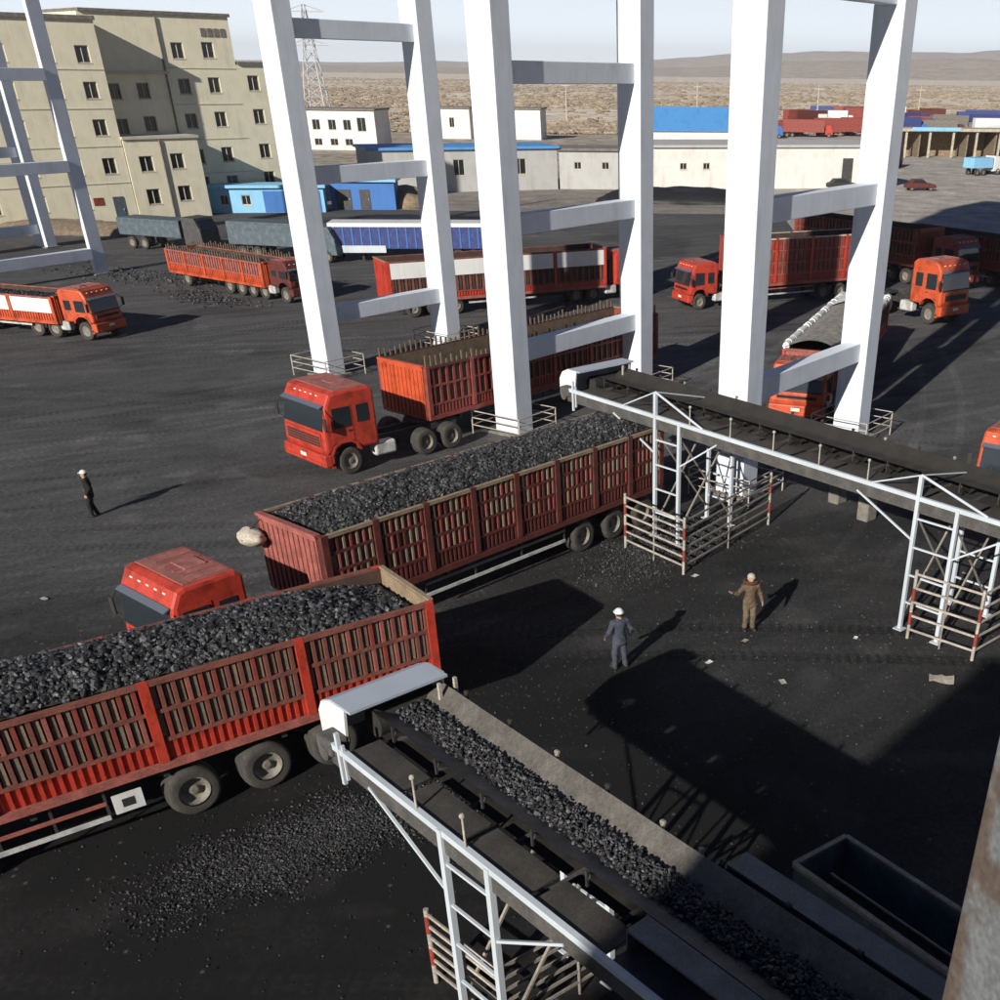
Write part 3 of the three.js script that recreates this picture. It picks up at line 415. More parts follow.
// ---------------------------------------------------------------- conveyors
function conveyor(o) {
  const c = thing('loading_conveyor', o.label, 'conveyor', 'loading conveyors'); c.position.set(o.at[0], 0, o.at[1]); c.rotation.y = rad(o.az);
  const L = o.L, w = o.w / 2, h = o.h, sl = Math.tan(rad(o.slope)), yy = (x) => h - sl * x;
  const sb = (x0, x1, ya, yb, z0, z1) => { const g = bb(x0, x1, ya, yb, z0, z1), p = g.attributes.position; for (let i = 0; i < p.count; i++) p.setY(i, p.getY(i) + yy(p.getX(i))); return g; };
  for (const s of [1, -1]) { const g = mesh('girder', [sb(0, L, -0.12, 0, s * w - 0.05, s * w + 0.05)], M.steelBlue, c); mesh('web_plate', [sb(0.02, L, -0.46, -0.12, s * w - 0.025, s * w + 0.025)], M.shadeDustSteel, g); }  // web plate colour carries the shade below the girder as well as dust
  const cross = []; for (let x = 0.5; x < L; x += 1.2) cross.push(sb(x - 0.04, x + 0.04, -0.3, -0.2, -w + 0.05, w - 0.05)); mesh('cross_member', cross, M.shadeDustSteel, c);
  // troughed belt on the -z side, walkway on the +z side
  const zb0 = o.belt[0], zb1 = o.belt[1], bw = zb1 - zb0, prof = [[zb0, 0.34], [zb0 + bw * 0.30, 0.06], [zb0 + bw * 0.62, 0.02], [zb1, 0.26]];
  const ribbon = (pr, dy, name, m, xs, xe) => { const n = 60, v = [], ix = []; for (let i = 0; i <= n; i++) { const x = xs + (xe - xs) * i / n; for (const q of pr) v.push(x, yy(x) + q[1] + dy + 0.015 * (fbm(x * 1.3 + 50, q[0] * 3 + 50, 501, 2) - 0.5), q[0]); } const k = pr.length; for (let i = 0; i < n; i++) for (let j = 0; j < k - 1; j++) { const a = i * k + j; ix.push(a, a + 1, a + k, a + 1, a + k + 1, a + k); } const g = new THREE.BufferGeometry(); g.setAttribute('position', new THREE.Float32BufferAttribute(v, 3)); g.setIndex(ix); g.computeVertexNormals(); return mesh(name, g, m, c); };
  const sub = []; for (let j = 0; j < prof.length - 1; j++) for (let k = 0; k < 5; k++) { const t = k / 5; sub.push([prof[j][0] + (prof[j + 1][0] - prof[j][0]) * t, prof[j][1] + (prof[j + 1][1] - prof[j][1]) * t]); } sub.push(prof[prof.length - 1]);
  const beltTop = ribbon(sub, 0, 'belt', o.beltMat || M.belt, 0.1, L); beltTop.material = beltTop.material.clone(); beltTop.material.side = THREE.DoubleSide;
  ribbon([[zb0 + 0.05, -0.24], [zb1 - 0.05, -0.24]], 0, 'return_belt', M.beltDark, 0.1, L);
  for (let x = 0.8; x < L; x += 1.25) {
    const id = mesh('idler', [tube(V(x, yy(x) - 0.06, zb0 + bw * 0.3), V(x, yy(x) - 0.08, zb0 + bw * 0.66), 0.06, 8), tube(V(x, yy(x) - 0.04, zb0 + bw * 0.28), V(x, yy(x) + 0.26, zb0 - 0.04), 0.055, 8), tube(V(x, yy(x) - 0.06, zb0 + bw * 0.68), V(x, yy(x) + 0.18, zb1 + 0.04), 0.055, 8)], M.frameDark, c);
    mesh('bracket', [bar(V(x, yy(x) - 0.05, zb0 - 0.08), V(x, yy(x) + 0.36, zb0 - 0.08), 0.05, 0.05), rb(0.1, 0.07, 0.07, 0.02, x, yy(x) + 0.37, zb0 - 0.09)], Math.round(x) % 3 ? M.frameDark : M.rail, id);
    mesh('bracket', [bar(V(x, yy(x), zb1 + 0.06), V(x, yy(x) + 0.3, zb1 + 0.06), 0.04, 0.04)], M.frameDark, id);
  }
  let n = 0; for (let x = 0.5; x < L - 1; x += 1.65, n++) mesh('walkway_plate', [sb(x, x + 1.5, -0.08, -0.05, zb1 + 0.16, w - 0.08)], n % 2 ? M.walk : M.walk, c);
  for (const x of o.lampPosts || []) mesh('bracket_post', [tube(V(x, yy(x), w), V(x, yy(x) + 0.55, w), 0.022), new THREE.SphereGeometry(0.05, 10, 8).translate(x, yy(x) + 0.58, w)], M.fenceWhite, c);
  // head drum and hood
  const hp = [[-0.75, -0.35], [-0.75, 0.18], [-0.6, 0.42], [-0.3, 0.55], [0.35, 0.55], [0.35, 0.5], [-0.27, 0.5], [-0.55, 0.38], [-0.69, 0.16], [-0.69, -0.35]];
  const hd = mesh('hood', [extrude(hp, o.hoodW).translate(0, h, o.hoodZ)], M.hood, c);
  for (const s of [1, -1]) { const zz = o.hoodZ + s * (o.hoodW / 2 - 0.025); mesh('hood_end', [extrude([[-0.74, -0.4], [-0.74, 0.17], [-0.59, 0.41], [-0.3, 0.54], [0.2, 0.54], [0.1, -0.1], [-0.3, -0.5]], 0.05).translate(0, h, zz + s * 0.03)], M.white, hd); }
  mesh('head_drum', [new THREE.CylinderGeometry(0.27, 0.27, bw - 0.1, 20).rotateX(Math.PI / 2).translate(-0.05, h - 0.08, (zb0 + zb1) / 2)], M.frameDark, c);
  mesh('drive_box', [rb(0.5, 0.34, 0.4, 0.08, -0.1, h - 0.15, w - 0.1), new THREE.CylinderGeometry(0.15, 0.15, 0.42, 16).rotateX(Math.PI / 2).translate(-0.1, h - 0.28, w - 0.1)], M.shadeDustSteel, c);
  for (const zz of [-w - 0.02, -w + 0.32]) mesh('head_post', [bar(V(0.42, h - 0.3, zz), V(0.42, h + 0.48, zz), 0.06, 0.06)], M.fenceWhite, c);
  mesh('head_post', [bar(V(0.35, h - 0.75, w + 0.03), V(0.35, h + 0.28, w + 0.03), 0.07, 0.07), bar(V(0.5, h - 0.6, w + 0.03), V(0.5, h + 0.1, w + 0.03), 0.05, 0.05)], M.steelBlue, c);
  // trestles
  for (const tr of o.trestles) for (const s of [1, -1]) {
    const zz = s * (w + 0.02), a = V(tr.x, 0, zz), b = V(tr.x + tr.gap, 0, zz), ya = yy(tr.x) + (tr.up || 0) * (s > 0 ? 1 : 0), yb = yy(tr.x + tr.gap) - 0.04, m = M.steelBlue;
    mesh('leg', [bar(a, V(a.x, ya, zz), 0.11, 0.11), bx(0.3, 0.03, 0.3, a.x, 0.015, zz)], m, c); mesh('leg', [bar(b, V(b.x, yb, zz), 0.11, 0.11), bx(0.3, 0.03, 0.3, b.x, 0.015, zz)], m, c);
    for (let y = 0.9; y < yb - 0.3; y += 0.85) mesh('rung', [bar(V(a.x + 0.06, y, zz), V(b.x - 0.06, y, zz), 0.05, 0.05)], m, c);
    if (s > 0) { mesh('brace', [bar(V(a.x, yy(a.x) - 1.3, zz), V(a.x - 2.1, yy(a.x - 2.1) - 0.36, zz), 0.05, 0.05)], M.steelBlue, c); mesh('brace', [bar(V(b.x, yy(b.x) - 1.5, zz), V(b.x + 1.7, yy(b.x + 1.7) - 0.36, zz), 0.05, 0.05)], M.steelBlue, c);
      if (tr.up) { mesh('tie_rod', [tube(V(a.x, ya, zz), V(a.x + 2.2, yy(a.x + 2.2), zz), 0.04), tube(V(a.x, ya, zz), V(a.x - 1.6, yy(a.x - 1.6), zz), 0.025), tube(V(a.x, ya, zz), V(a.x, yy(a.x) + 0.1, -w), 0.025)], M.steelBlue, c); }
      for (const q of [a, b]) mesh('cross_brace', [bar(V(q.x, 0.5, w - 0.06), V(q.x, yy(q.x) - 0.6, -w + 0.06), 0.05, 0.05), bar(V(q.x, yy(q.x) - 0.6, w - 0.06), V(q.x, 0.5, -w + 0.06), 0.05, 0.04), bar(V(q.x, yy(q.x) - 0.5, w - 0.06), V(q.x, yy(q.x) - 0.5, -w + 0.06), 0.05, 0.05)], M.rail, c); }
  }
  if (o.skirtX) { for (const [za, zb] of [[zb0 - 0.55, zb0 - 0.12], [zb1 + 0.08, zb1 + 0.5]]) mesh('tail_cover', [sb(o.skirtX, L, 0.3, 0.34, za, zb), sb(o.skirtX, L, -0.3, 0.3, za, za + 0.03), sb(o.skirtX, o.skirtX + 0.03, -0.3, 0.3, za + 0.03, zb)], M.tailBlue, c); }
  return { c, yy };
}
const cv1 = conveyor({ label: 'coal-carrying loading conveyor in front, its grey hood over the red truck', at: [-4.98, -16.37], az: -44.5, h: 4.3, slope: 3.1, L: 20, w: 2.36, belt: [-1.08, 0.34], hoodW: 2.0, hoodZ: -0.1, lampPosts: [2.6, 3.9], trestles: [{ x: 3.28, gap: 1.2 }], skirtX: 7.1, beltMat: M.belt });
const cv2 = conveyor({ label: 'empty loading conveyor behind, its hood over the dusty truck, crossing to the right edge', at: [-2.8, -40.9], az: -44.7, h: 4.35, slope: 1.0, L: 22, w: 2.7, belt: [-1.3, 0.2], hoodW: 2.7, hoodZ: -0.3, lampPosts: [6.2, 8.0, 9.8, 11.6, 13.4], trestles: [{ x: 4.6, gap: 1.15, up: 0.75 }, { x: 15.2, gap: 1.3, up: 0.6 }], beltMat: M.beltDark });
{ // coal lying in the trough of the front conveyor
  const o = thing('belt_coal', 'stream of black coal lying on the front conveyor belt', 'coal', null); o.userData.kind = 'stuff'; o.position.copy(cv1.c.position); o.rotation.copy(cv1.c.rotation);
  lumps('coal_lumps', 9000, 310, (r) => { const x = 0.2 + 12 * r(), q = (r() + r() + r()) / 1.5 - 1, z = -0.36 + 0.42 * q, s = 0.018 + 0.036 * Math.pow(r(), 2); return [x, cv1.yy(x) + 0.05 + 0.13 * (1 - q * q) * r() + 0.06 * Math.abs(q), z, s]; }, o, 1.25);
}
// ---------------------------------------------------------------- red and white guard fences
function fence(label, pts, h, rails, opt = {}) {
  const o = thing('guard_fence', label, 'fence', 'guard fences'); const P = pts.map((p) => V(p[0], 0, p[1]));
  o.position.copy(P[0]); const Q = P.map((p) => p.clone().sub(P[0]));
  Q.forEach((p, i) => { const post = mesh('post', [tube(p, V(p.x, h, p.z), 0.05, 8)], M.fenceWhite, o); if (opt.red) for (const [a, b] of [[0.45, 0.85], [1.2, 1.6]]) mesh('red_band', [tube(V(p.x, a, p.z), V(p.x, b, p.z), 0.054, 8)], M.fenceRed, post); });
  for (let i = 0; i < Q.length - 1; i++) for (let k = 0; k < rails; k++) { const y = 0.3 + (h - 0.42) * k / (rails - 1); mesh('rail', [bar(V(Q[i].x, y, Q[i].z), V(Q[i + 1].x, y, Q[i + 1].z), 0.035, 0.06)], (opt.dark && opt.dark.includes(i)) ? M.rail : M.fenceWhite, o);
    if (opt.mid) { const m = Q[i].clone().lerp(Q[i + 1], 0.5); if (k === 0) mesh('post', [tube(m, V(m.x, h - 0.1, m.z), 0.03, 6)], M.rail, o); } }
  return o;
}
fence('red and white railed fence round the far conveyor trestle, beside the dusty truck wheels', [[3.7, -38.0], [0.52, -33.2], [-1.5, -35.5]], 1.95, 6, { red: true, mid: true, dark: [0] });
fence('red and white railed fence round the conveyor trestle at the right edge', [[7.15, -28.6], [8.75, -27.2], [11.5, -29.9]], 2.15, 5, { red: true, mid: true });
fence('red and white railed fence at the foot of the front conveyor trestle', [[-4.15, -14.05], [-2.7, -12.7], [-0.3, -14.9], [0.7, -15.9]], 1.75, 6, { red: true, mid: true, dark: [1, 2] });
{ // steel hopper in the shade
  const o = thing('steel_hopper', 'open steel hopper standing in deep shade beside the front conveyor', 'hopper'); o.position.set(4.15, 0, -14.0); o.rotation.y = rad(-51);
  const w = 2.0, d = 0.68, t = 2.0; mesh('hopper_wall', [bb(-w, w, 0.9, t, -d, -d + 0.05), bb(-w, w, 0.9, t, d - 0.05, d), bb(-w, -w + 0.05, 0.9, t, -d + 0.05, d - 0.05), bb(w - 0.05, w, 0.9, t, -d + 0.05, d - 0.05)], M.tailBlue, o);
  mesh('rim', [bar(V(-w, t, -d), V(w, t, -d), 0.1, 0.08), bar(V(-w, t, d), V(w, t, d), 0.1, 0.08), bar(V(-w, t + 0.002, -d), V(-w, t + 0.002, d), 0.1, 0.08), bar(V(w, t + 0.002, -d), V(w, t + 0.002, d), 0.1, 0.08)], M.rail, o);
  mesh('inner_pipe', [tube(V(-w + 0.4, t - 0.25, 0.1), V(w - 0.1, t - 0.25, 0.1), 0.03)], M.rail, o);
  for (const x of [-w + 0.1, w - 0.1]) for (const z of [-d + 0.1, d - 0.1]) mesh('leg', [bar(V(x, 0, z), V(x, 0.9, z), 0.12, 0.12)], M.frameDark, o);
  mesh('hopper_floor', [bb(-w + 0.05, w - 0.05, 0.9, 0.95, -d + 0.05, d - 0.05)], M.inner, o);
}
for (const [x, z, l] of [[6.6, -40.6, 'short concrete footing under the far conveyor, left one of two'], [7.45, -38.7, 'short concrete footing under the far conveyor, right one of two']]) { const o = thing('concrete_footing', l, 'footing', 'footings under the far conveyor'); o.position.set(x, 0, z); o.rotation.y = 0.8; mesh('block', [rb(0.6, 1.1, 0.5, 0.04, 0, 0.55, 0)], M.concrete, o); mesh('plate', [bx(0.7, 0.05, 0.6, 0, 1.13, 0)], M.rail, o); }

// ---------------------------------------------------------------- cream building
function windowAt(parent, x, y, w, h, z, lit) { // frame, pane and sill in a wall facing local +z; z is the wall face
  const f = mesh('window', [bb(x - w / 2, x + w / 2, y - h / 2, y - h / 2 + 0.07, z - 0.02, z + 0.03), bb(x - w / 2, x + w / 2, y + h / 2 - 0.07, y + h / 2, z - 0.02, z + 0.03), bb(x - w / 2, x - w / 2 + 0.07, y - h / 2 + 0.07, y + h / 2 - 0.07, z - 0.02, z + 0.03), bb(x + w / 2 - 0.07, x + w / 2, y - h / 2 + 0.07, y + h / 2 - 0.07, z - 0.02, z + 0.03), bb(x - 0.03, x + 0.03, y - h / 2 + 0.07, y + h / 2 - 0.07, z - 0.1, z - 0.02)], M.creamTrim, parent);
  mesh('pane', [bb(x - w / 2 + 0.07, x - 0.03, y - h / 2 + 0.07, y + h / 2 - 0.07, z - 0.14, z - 0.12)], M.pane, f); mesh('pane', [bb(x + 0.03, x + w / 2 - 0.07, y - h / 2 + 0.07, y + h / 2 - 0.07, z - 0.14, z - 0.12)], M.pane, f);
  mesh('sill', [bb(x - w / 2 - 0.08, x + w / 2 + 0.08, y - h / 2 - 0.1, y - h / 2, z, z + 0.14)], M.creamTrim, f); return f; }
// wall slab facing +z with rectangular openings
function wallWith(x0, x1, y0, y1, z, d, holes) {
  const s = new THREE.Shape([new THREE.Vector2(x0, y0), new THREE.Vector2(x1, y0), new THREE.Vector2(x1, y1), new THREE.Vector2(x0, y1)]);
  for (const [x, y, w, h] of holes) { const p = new THREE.Path(); p.moveTo(x - w / 2, y - h / 2); p.lineTo(x - w / 2, y + h / 2); p.lineTo(x + w / 2, y + h / 2); p.lineTo(x + w / 2, y - h / 2); p.closePath(); s.holes.push(p); }
  return new THREE.ExtrudeGeometry(s, { depth: d, bevelEnabled: false }).translate(0, 0, z - d); }
{
  const b = thing('office_building', 'cream five-storey office building with dark windows and a flat roof', 'building'); b.position.set(-57.42, 0, -127.97); b.rotation.y = rad(46.5);
  const W = 1.35, Hh = 1.45, F = [2.1, 5.2, 8.6, 11.8, 14.8];
  const left = []; for (const x of [-1.75, -5.2, -9.6, -14, -18.4, -22.8]) for (const y of F) if (!(x > -2 && y < 3)) left.push([x, y, W, Hh]);
  const rec = []; for (const [x, ys] of [[2.0, [8.5, 11.65]], [5.1, [8.7, 11.7]], [9.75, [2.8, 5.5, 8.9, 12.1, 15.3]], [13.2, [2.8, 5.6, 9.0, 12.2, 15.4]], [17.9, [3.0, 5.8, 9.2, 12.4]]]) for (const y of ys) rec.push([x, y, W, Hh]);
  const por = [[2.1, 5.25, W + 0.1, Hh], [5.5, 5.4, W + 0.1, Hh], [2.1, 2.2, W + 0.1, Hh], [5.6, 2.35, W + 0.1, Hh]];
  const w1 = mesh('wall', [wallWith(-26, 0, 0, 17.6, 0, 0.3, left), bb(-26, 0, 0, 17.6, -12, -0.31)], M.cream, b); for (const q of left) windowAt(w1, q[0], q[1], q[2], q[3], -0.12);
  const w2 = mesh('wall', [wallWith(0, 16.1, 0, 18.4, -3.60, 0.3, rec.filter((q) => q[0] < 16)), bb(0.003, 16.1, 0, 18.4, -13, -3.91)], M.cream, b); for (const q of rec.filter((q) => q[0] < 16)) windowAt(w2, q[0], q[1], q[2], q[3], -3.72);
  const w3 = mesh('wall', [wallWith(16.1, 20.6, 0, 14.1, -3.60, 0.3, rec.filter((q) => q[0] > 16)), bb(16.103, 20.6, 0, 14.1, -13, -3.91)], M.cream, b); for (const q of rec.filter((q) => q[0] > 16)) windowAt(w3, q[0], q[1], q[2], q[3], -3.72);
  const w4 = mesh('porch_wall', [wallWith(0.1, 8.15, 0, 7.5, 0.12, 0.3, por), bb(0.1, 8.15, 0, 7.5, -3.59, -0.19)], M.cream, b); for (const q of por) windowAt(w4, q[0], q[1], q[2], q[3], 0.0);
  mesh('parapet', [bb(-26.2, 0.15, 17.6, 17.95, -12.2, 0.2)], M.roofGrey, b); mesh('parapet', [bb(0.16, 16.3, 18.4, 18.7, -13.2, -3.40)], M.roofGrey, b); mesh('parapet', [bb(16.31, 20.8, 14.1, 14.4, -13.2, -3.40)], M.roofGrey, b); mesh('parapet', [bb(0.0, 8.3, 7.5, 7.75, -3.58, 0.3)], M.creamTrim, b);
  for (const y of [3.6, 6.9, 10.2, 13.5]) { mesh('string_course', [bb(-26, 0, y, y + 0.08, 0, 0.05)], M.creamTrim, b); mesh('string_course', [bb(8.2, 16, y + 0.2, y + 0.28, -3.60, -3.55)], M.creamTrim, b); }
  for (const x of [7.9]) mesh('drain_pipe', [tube(V(x, 7.8, -3.50), V(x, 18.2, -3.50), 0.09)], M.roofGrey, b); mesh('drain_pipe', [tube(V(3.9, 0, 0.24), V(3.9, 7.4, 0.24), 0.09)], M.roofGrey, b);
  mesh('ledge', [bb(0.1, 8.1, 13.2, 13.45, -3.60, -3.10)], M.creamTrim, b);
  const dr = mesh('door', [bb(-2.3, -1.2, 0.1, 2.4, 0.0, 0.06)], M.tailBlue, b); mesh('handle', [bx(0.06, 0.2, 0.06, -1.4, 1.2, 0.09)], M.alu, dr);
  mesh('wall_sign', [bb(-4.3, -3.3, 1.7, 2.4, 0.0, 0.05)], M.fenceRed, b);
  const ns = []; for (let i = 0; i < 4; i++) ns.push(bb(12.7 + i * 0.75, 13.25 + i * 0.75, 16.6, 17.35, -3.60, -3.54)); ns.forEach((g) => mesh('roof_letter_panel', [g], M.roofGrey, b));
}
function shed(name, label, cat, at, az, L, D, H, wall, roof, o = {}) {
  const b = thing(name, label, cat); b.position.set(at[0], 0, at[1]); b.rotation.y = rad(az); const holes = o.windows || [];
  const w = mesh('wall', [wallWith(0, L, 0, H, 0, 0.25, holes), bb(0, L, 0, H, -D, -0.26)], wall, b); for (const q of holes) windowAt(w, q[0], q[1], q[2], q[3], -0.1);
  if (o.pitch) mesh('roof', [extrude([[-D - 0.5, H], [0.5, H], [0.5, H + 0.12], [-D / 2, H + o.pitch], [-D - 0.5, H + 0.12]], L + 0.8).rotateY(-Math.PI / 2).translate(L / 2, 0, 0)], roof, b);
  else mesh('roof', [bb(-0.3, L + 0.3, H, H + 0.3, -D - 0.3, 0.4)], roof, b);
  for (const d of o.doors || []) { const dr = mesh('door', [bb(d[0], d[1], 0.05, d[2], 0, 0.05)], d[3] || M.tailBlue, b); mesh('handle', [bx(0.05, 0.2, 0.05, d[1] - 0.2, 1.1, 0.075)], M.alu, dr); }
  return b;
}
shed('blue_kiosk', 'low light blue kiosk row beside the cream building', 'kiosk', [-53.6, -136.0], 11, 13.6, 3.4, 2.5, M.blueLight, M.blueLight, { windows: [[2.6, 1.3, 0.9, 1.0], [5.0, 1.3, 1.0, 1.0]], doors: [[6.9, 10.6, 2.2, M.blue], [11.2, 13.2, 2.2, M.blue]] });
shed('blue_kiosk', 'dark blue workshop kiosk behind the first gantry frame', 'kiosk', [-40.3, -141.5], 4, 7.5, 3.4, 2.9, M.blue, M.blueLight, { doors: [[0.6, 2.4, 2.1, M.doorGrey], [3.4, 4.6, 2.1, M.doorGrey]] });
shed('white_house', 'two-storey white house with four windows, beyond the yard near the pylon', 'house', [-75.5, -252], -4, 15.2, 10, 6.9, M.wallWhite, M.roofGrey, { windows: [[3.0, 4.4, 1.6, 1.8], [6.3, 4.4, 1.6, 1.8], [9.4, 4.4, 1.6, 1.8], [12.4, 4.5, 1.8, 2.4], [3, 1.4, 1.6, 1.2], [6.3, 1.4, 1.6, 1.2], [9.4, 1.4, 1.6, 1.2]] });
shed('white_shed', 'small white shed with flat grey roof right of the white house', 'shed', [-62, -300], -4, 13, 8, 6.2, M.wallWhite, M.roofGrey, { windows: [[4, 3.6, 1, 1], [8.6, 3.4, 1.2, 2]] });
shed('white_shed', 'little white shed seen between the second and third columns', 'shed', [-44, -300], -4, 12, 8, 6.2, M.wallWhite, M.roofGrey, {});
shed('grey_depot', 'long grey depot with blue roof edge behind the middle columns', 'depot', [-40, -160.5], 24, 26, 9, 5.0, M.wallGrey, M.blueRoof, { windows: [[12, 2.9, 1.5, 1.9], [16.2, 2.9, 1.5, 1.9], [20.6, 2.9, 1.7, 1.9]] });
shed('grey_depot', 'low grey depot wing joined to the long depot', 'depot', [-16.0, -171.5], 4, 12.5, 8, 4.7, M.wallGrey, M.roofGrey, { windows: [[6.5, 2.9, 1.0, 0.9], [2.6, 2.9, 1.0, 0.9]] });
shed('white_warehouse', 'long white warehouse with dark doorway behind the right-hand columns', 'warehouse', [-2.6, -172], 14, 36, 14, 5.2, M.wallWhite, M.wallGrey, { windows: [[4.2, 2.9, 1.0, 0.8], [7.6, 2.9, 1.0, 0.8]], doors: [[28.2, 29.8, 3.8, M.doorGrey], [16.6, 16.8, 5.0, M.roofGrey]] });
shed('blue_roof_hall', 'hall with bright blue pitched roof beyond the white warehouse', 'hall', [-9, -262], 8, 30, 16, 3.6, M.wallWhite, M.blueRoof, { pitch: 4.2 });
{ // blue freight trailer
  const o = thing('freight_trailer', 'blue freight trailer with white top rail parked beyond the yard', 'trailer'); o.position.set(-29.2, 0, -100.6); o.rotation.y = rad(5);
  mesh('trailer_body', [rb(13.6, 1.75, 2.5, 0.05, 6.8, 1.9, -1.25)], M.blueDeep, o); mesh('top_rail', [bb(-0.1, 13.7, 2.72, 3.02, -2.6, 0.08)], M.white, o);
  for (let i = 0; i < 18; i++) mesh('side_rib', [bb(0.3 + i * 0.76, 0.42 + i * 0.76, 1.1, 2.7, 0, 0.05)], M.blue, o); mesh('lower_panel', [bb(0.2, 4.6, 0.75, 1.3, 0.06, 0.1)], M.steelBlue, o);
  for (const x of [9.4, 10.7, 12.0]) for (const z of [-2.1, -0.35]) wheel(o, x, 0.5, z, 0.5, 0.4); mesh('landing_leg', [bb(2.4, 2.6, 0, 1.05, -1.9, -1.7), bb(2.4, 2.6, 0, 1.05, -0.8, -0.6)], M.frameDark, o);
}
// ---------------------------------------------------------------- far vehicles, poles, pylon
function car(label, at, az, m) {
  const o = thing('parked_car', label, 'car', 'cars on the far plaza'); o.position.set(at[0], 0.004, at[1]); o.rotation.y = rad(az);
  mesh('body', [extrude([[-2.2, 0.35], [-2.25, 0.8], [-1.9, 0.95], [-1.3, 1.0], [1.0, 0.98], [2.0, 0.82], [2.25, 0.6], [2.2, 0.35]], 1.75, 0.08)], m, o);
  const c = mesh('cabin', [extrude([[-1.8, 0.94], [-1.3, 1.42], [0.2, 1.45], [0.95, 0.96]], 1.5, 0.06)], m, o); for (const s of [-1, 1]) mesh('side_glass', [extrude([[-1.5, 1.0], [-1.2, 1.36], [0.15, 1.38], [0.75, 1.0]], 0.02).translate(0, 0, s * 0.755)], M.glass, c);
  for (const x of [-1.4, 1.4]) for (const z of [-0.76, 0.76]) wheel(o, x, 0.32, z, 0.32, 0.2); }
car('dark red car parked alone on the open plaza', [36.0, -176.5], 6, M.redDark); car('dark car parked by the white warehouse doorway', [24.6, -176.0], 10, M.frameDark);
function boxTruck(label, at, az, body, cabM, L = 8, h = 3.2) {
  const o = thing('parked_truck', label, 'truck', 'trucks parked beyond the plaza'); o.position.set(at[0], 0, at[1]); o.rotation.y = rad(az);
  mesh('cargo_body', [rb(L, h - 1.1, 2.5, 0.06, -L / 2, (h + 1.1) / 2, 0)], body, o); const c = mesh('cab', [extrude([[0.3, 0.6], [0.3, 2.8], [1.7, 2.75], [2.2, 1.8], [2.3, 0.6]], 2.4, 0.06)], cabM, o); mesh('windscreen', [bx(0.04, 0.8, 2.0).rotateZ(0.45).translate(2.02, 2.2, 0)], M.glass, c);
  for (const x of [1.3, -L + 1.2, -L + 2.6]) for (const z of [-1.05, 1.05]) wheel(o, x, 0.5, z, 0.5, 0.35); }
const farT = [['dark red truck parked just right of the last column', [52, -338], 8, M.redDull, M.red, 14, 4.2], ['blue truck in the far parked row', [68, -345], 12, M.blueDeep, M.blue, 11, 4.4], ['dark grey truck in the far parked row', [79, -348], 5, M.roofGrey, M.redDark, 10, 3.8], ['deep blue truck near the far end of the parked row', [101, -372], 14, M.blueDeep, M.blue, 14, 4.6], ['white truck parked in front of the far row', [94, -330], 20, M.white, M.white, 12, 3.2], ['red truck behind the white warehouse roof', [40, -330], -4, M.redDull, M.red, 11, 4.0], ['dull blue truck behind the white warehouse roof', [26, -322], 4, M.blueDeep, M.blue, 11, 4.0], ['small dark red truck beside the plaza shelter', [40.2, -223], 70, M.redDark, M.redDull, 6, 3.0], ['pale blue van by the shelter post', [53.5, -208], 30, M.blueLight, M.white, 4.5, 2.6], ['white truck at the end of the far row', [112, -352], 16, M.white, M.white, 13, 3.6], ['reddish truck at the end of the plaza shelter', [70, -262], 10, M.redDull, M.red, 8, 3.2]];
const hue = { 'dull red': [M.redDull, M.red], 'dark red': [M.redDark, M.redDull], 'deep blue': [M.blueDeep, M.blue], grey: [M.roofGrey, M.roofGrey], white: [M.white, M.white] };
[['dull red', 58, -352, 'first'], ['dark red', 63, -358, 'second'], ['deep blue', 75, -360, 'third'], ['grey', 86, -366, 'fourth'], ['white', 92, -346, 'fifth'], ['deep blue', 108, -392, 'sixth'], ['white', 100, -340, 'seventh'], ['dull red', 33, -338, 'nearest the blue roof'], ['grey', 20, -336, 'closest to the blue roof']].forEach(([h, x, z, w]) => farT.push([h + ' truck, ' + w + ' in the rear line of parked trucks', [x, z], 4 + (x % 7) * 2, hue[h][0], hue[h][1], 9 + (x % 4), 3.6 + (x % 3) * 0.4]));
for (const a of farT) boxTruck(...a);
{ const r = rng(505), kinds = ['dull red', 'dark red', 'deep blue', 'grey', 'white', 'dull red', 'deep blue']; for (let i = 0; i < 30; i++) { const h = kinds[i % 7], z = -(385 + 90 * r()), x = (0.10 + 0.21 * r()) * -z; boxTruck('small ' + h + ' truck in the distant vehicle park at the top right', [x, z], -20 + 60 * r(), hue[h][0], hue[h][1], 8 + 5 * r(), 3.4 + 1.4 * r()); } }
{ const o = thing('plaza_shelter', 'open-fronted shelter with pale roof across the far plaza', 'shelter'); o.position.set(42, 0, -250); o.rotation.y = rad(6);
  mesh('roof', [bb(0, 40, 4.6, 5.1, -7, 0.6)], M.canvas, o); mesh('back_wall', [bb(0, 40, 0, 4.6, -7, -6.7)], M.tan, o); for (let i = 0; i <= 8; i++) mesh('post', [bb(i * 4.9, i * 4.9 + 0.4, 0, 4.6, -0.2, 0.2)], M.canvas, o); mesh('fascia', [bb(6, 16, 4.7, 5.3, 0.6, 0.7)], M.blueLight, o);
  for (const x of [8, 18, 24]) mesh('dividing_wall', [bb(x, x + 0.3, 0, 4.6, -6.7, -0.6)], M.plate, o); }
const poles = [[29, -390, 'utility pole standing in the scrub behind the warehouse'], [47, -410, 'utility pole rising behind the last column'], [82, -420, 'utility pole over the parked truck row'], [-36, -420, 'thin utility pole on the plain between columns'], [8, -430, 'utility pole on the plain right of the blue roof'], [63, -214, 'pale lamp post on the far plaza']];
for (const [x, z, l] of poles) { const o = thing('utility_pole', l, 'pole', 'far poles'); o.position.set(x, 0, z); mesh('shaft', [tube(V(0, 0, 0), V(0, 11, 0), 0.3, 8, 0.2)], M.canvas, o); mesh('crossarm', [bx(3, 0.25, 0.25, 0, 10, 0)], M.canvas, o); }
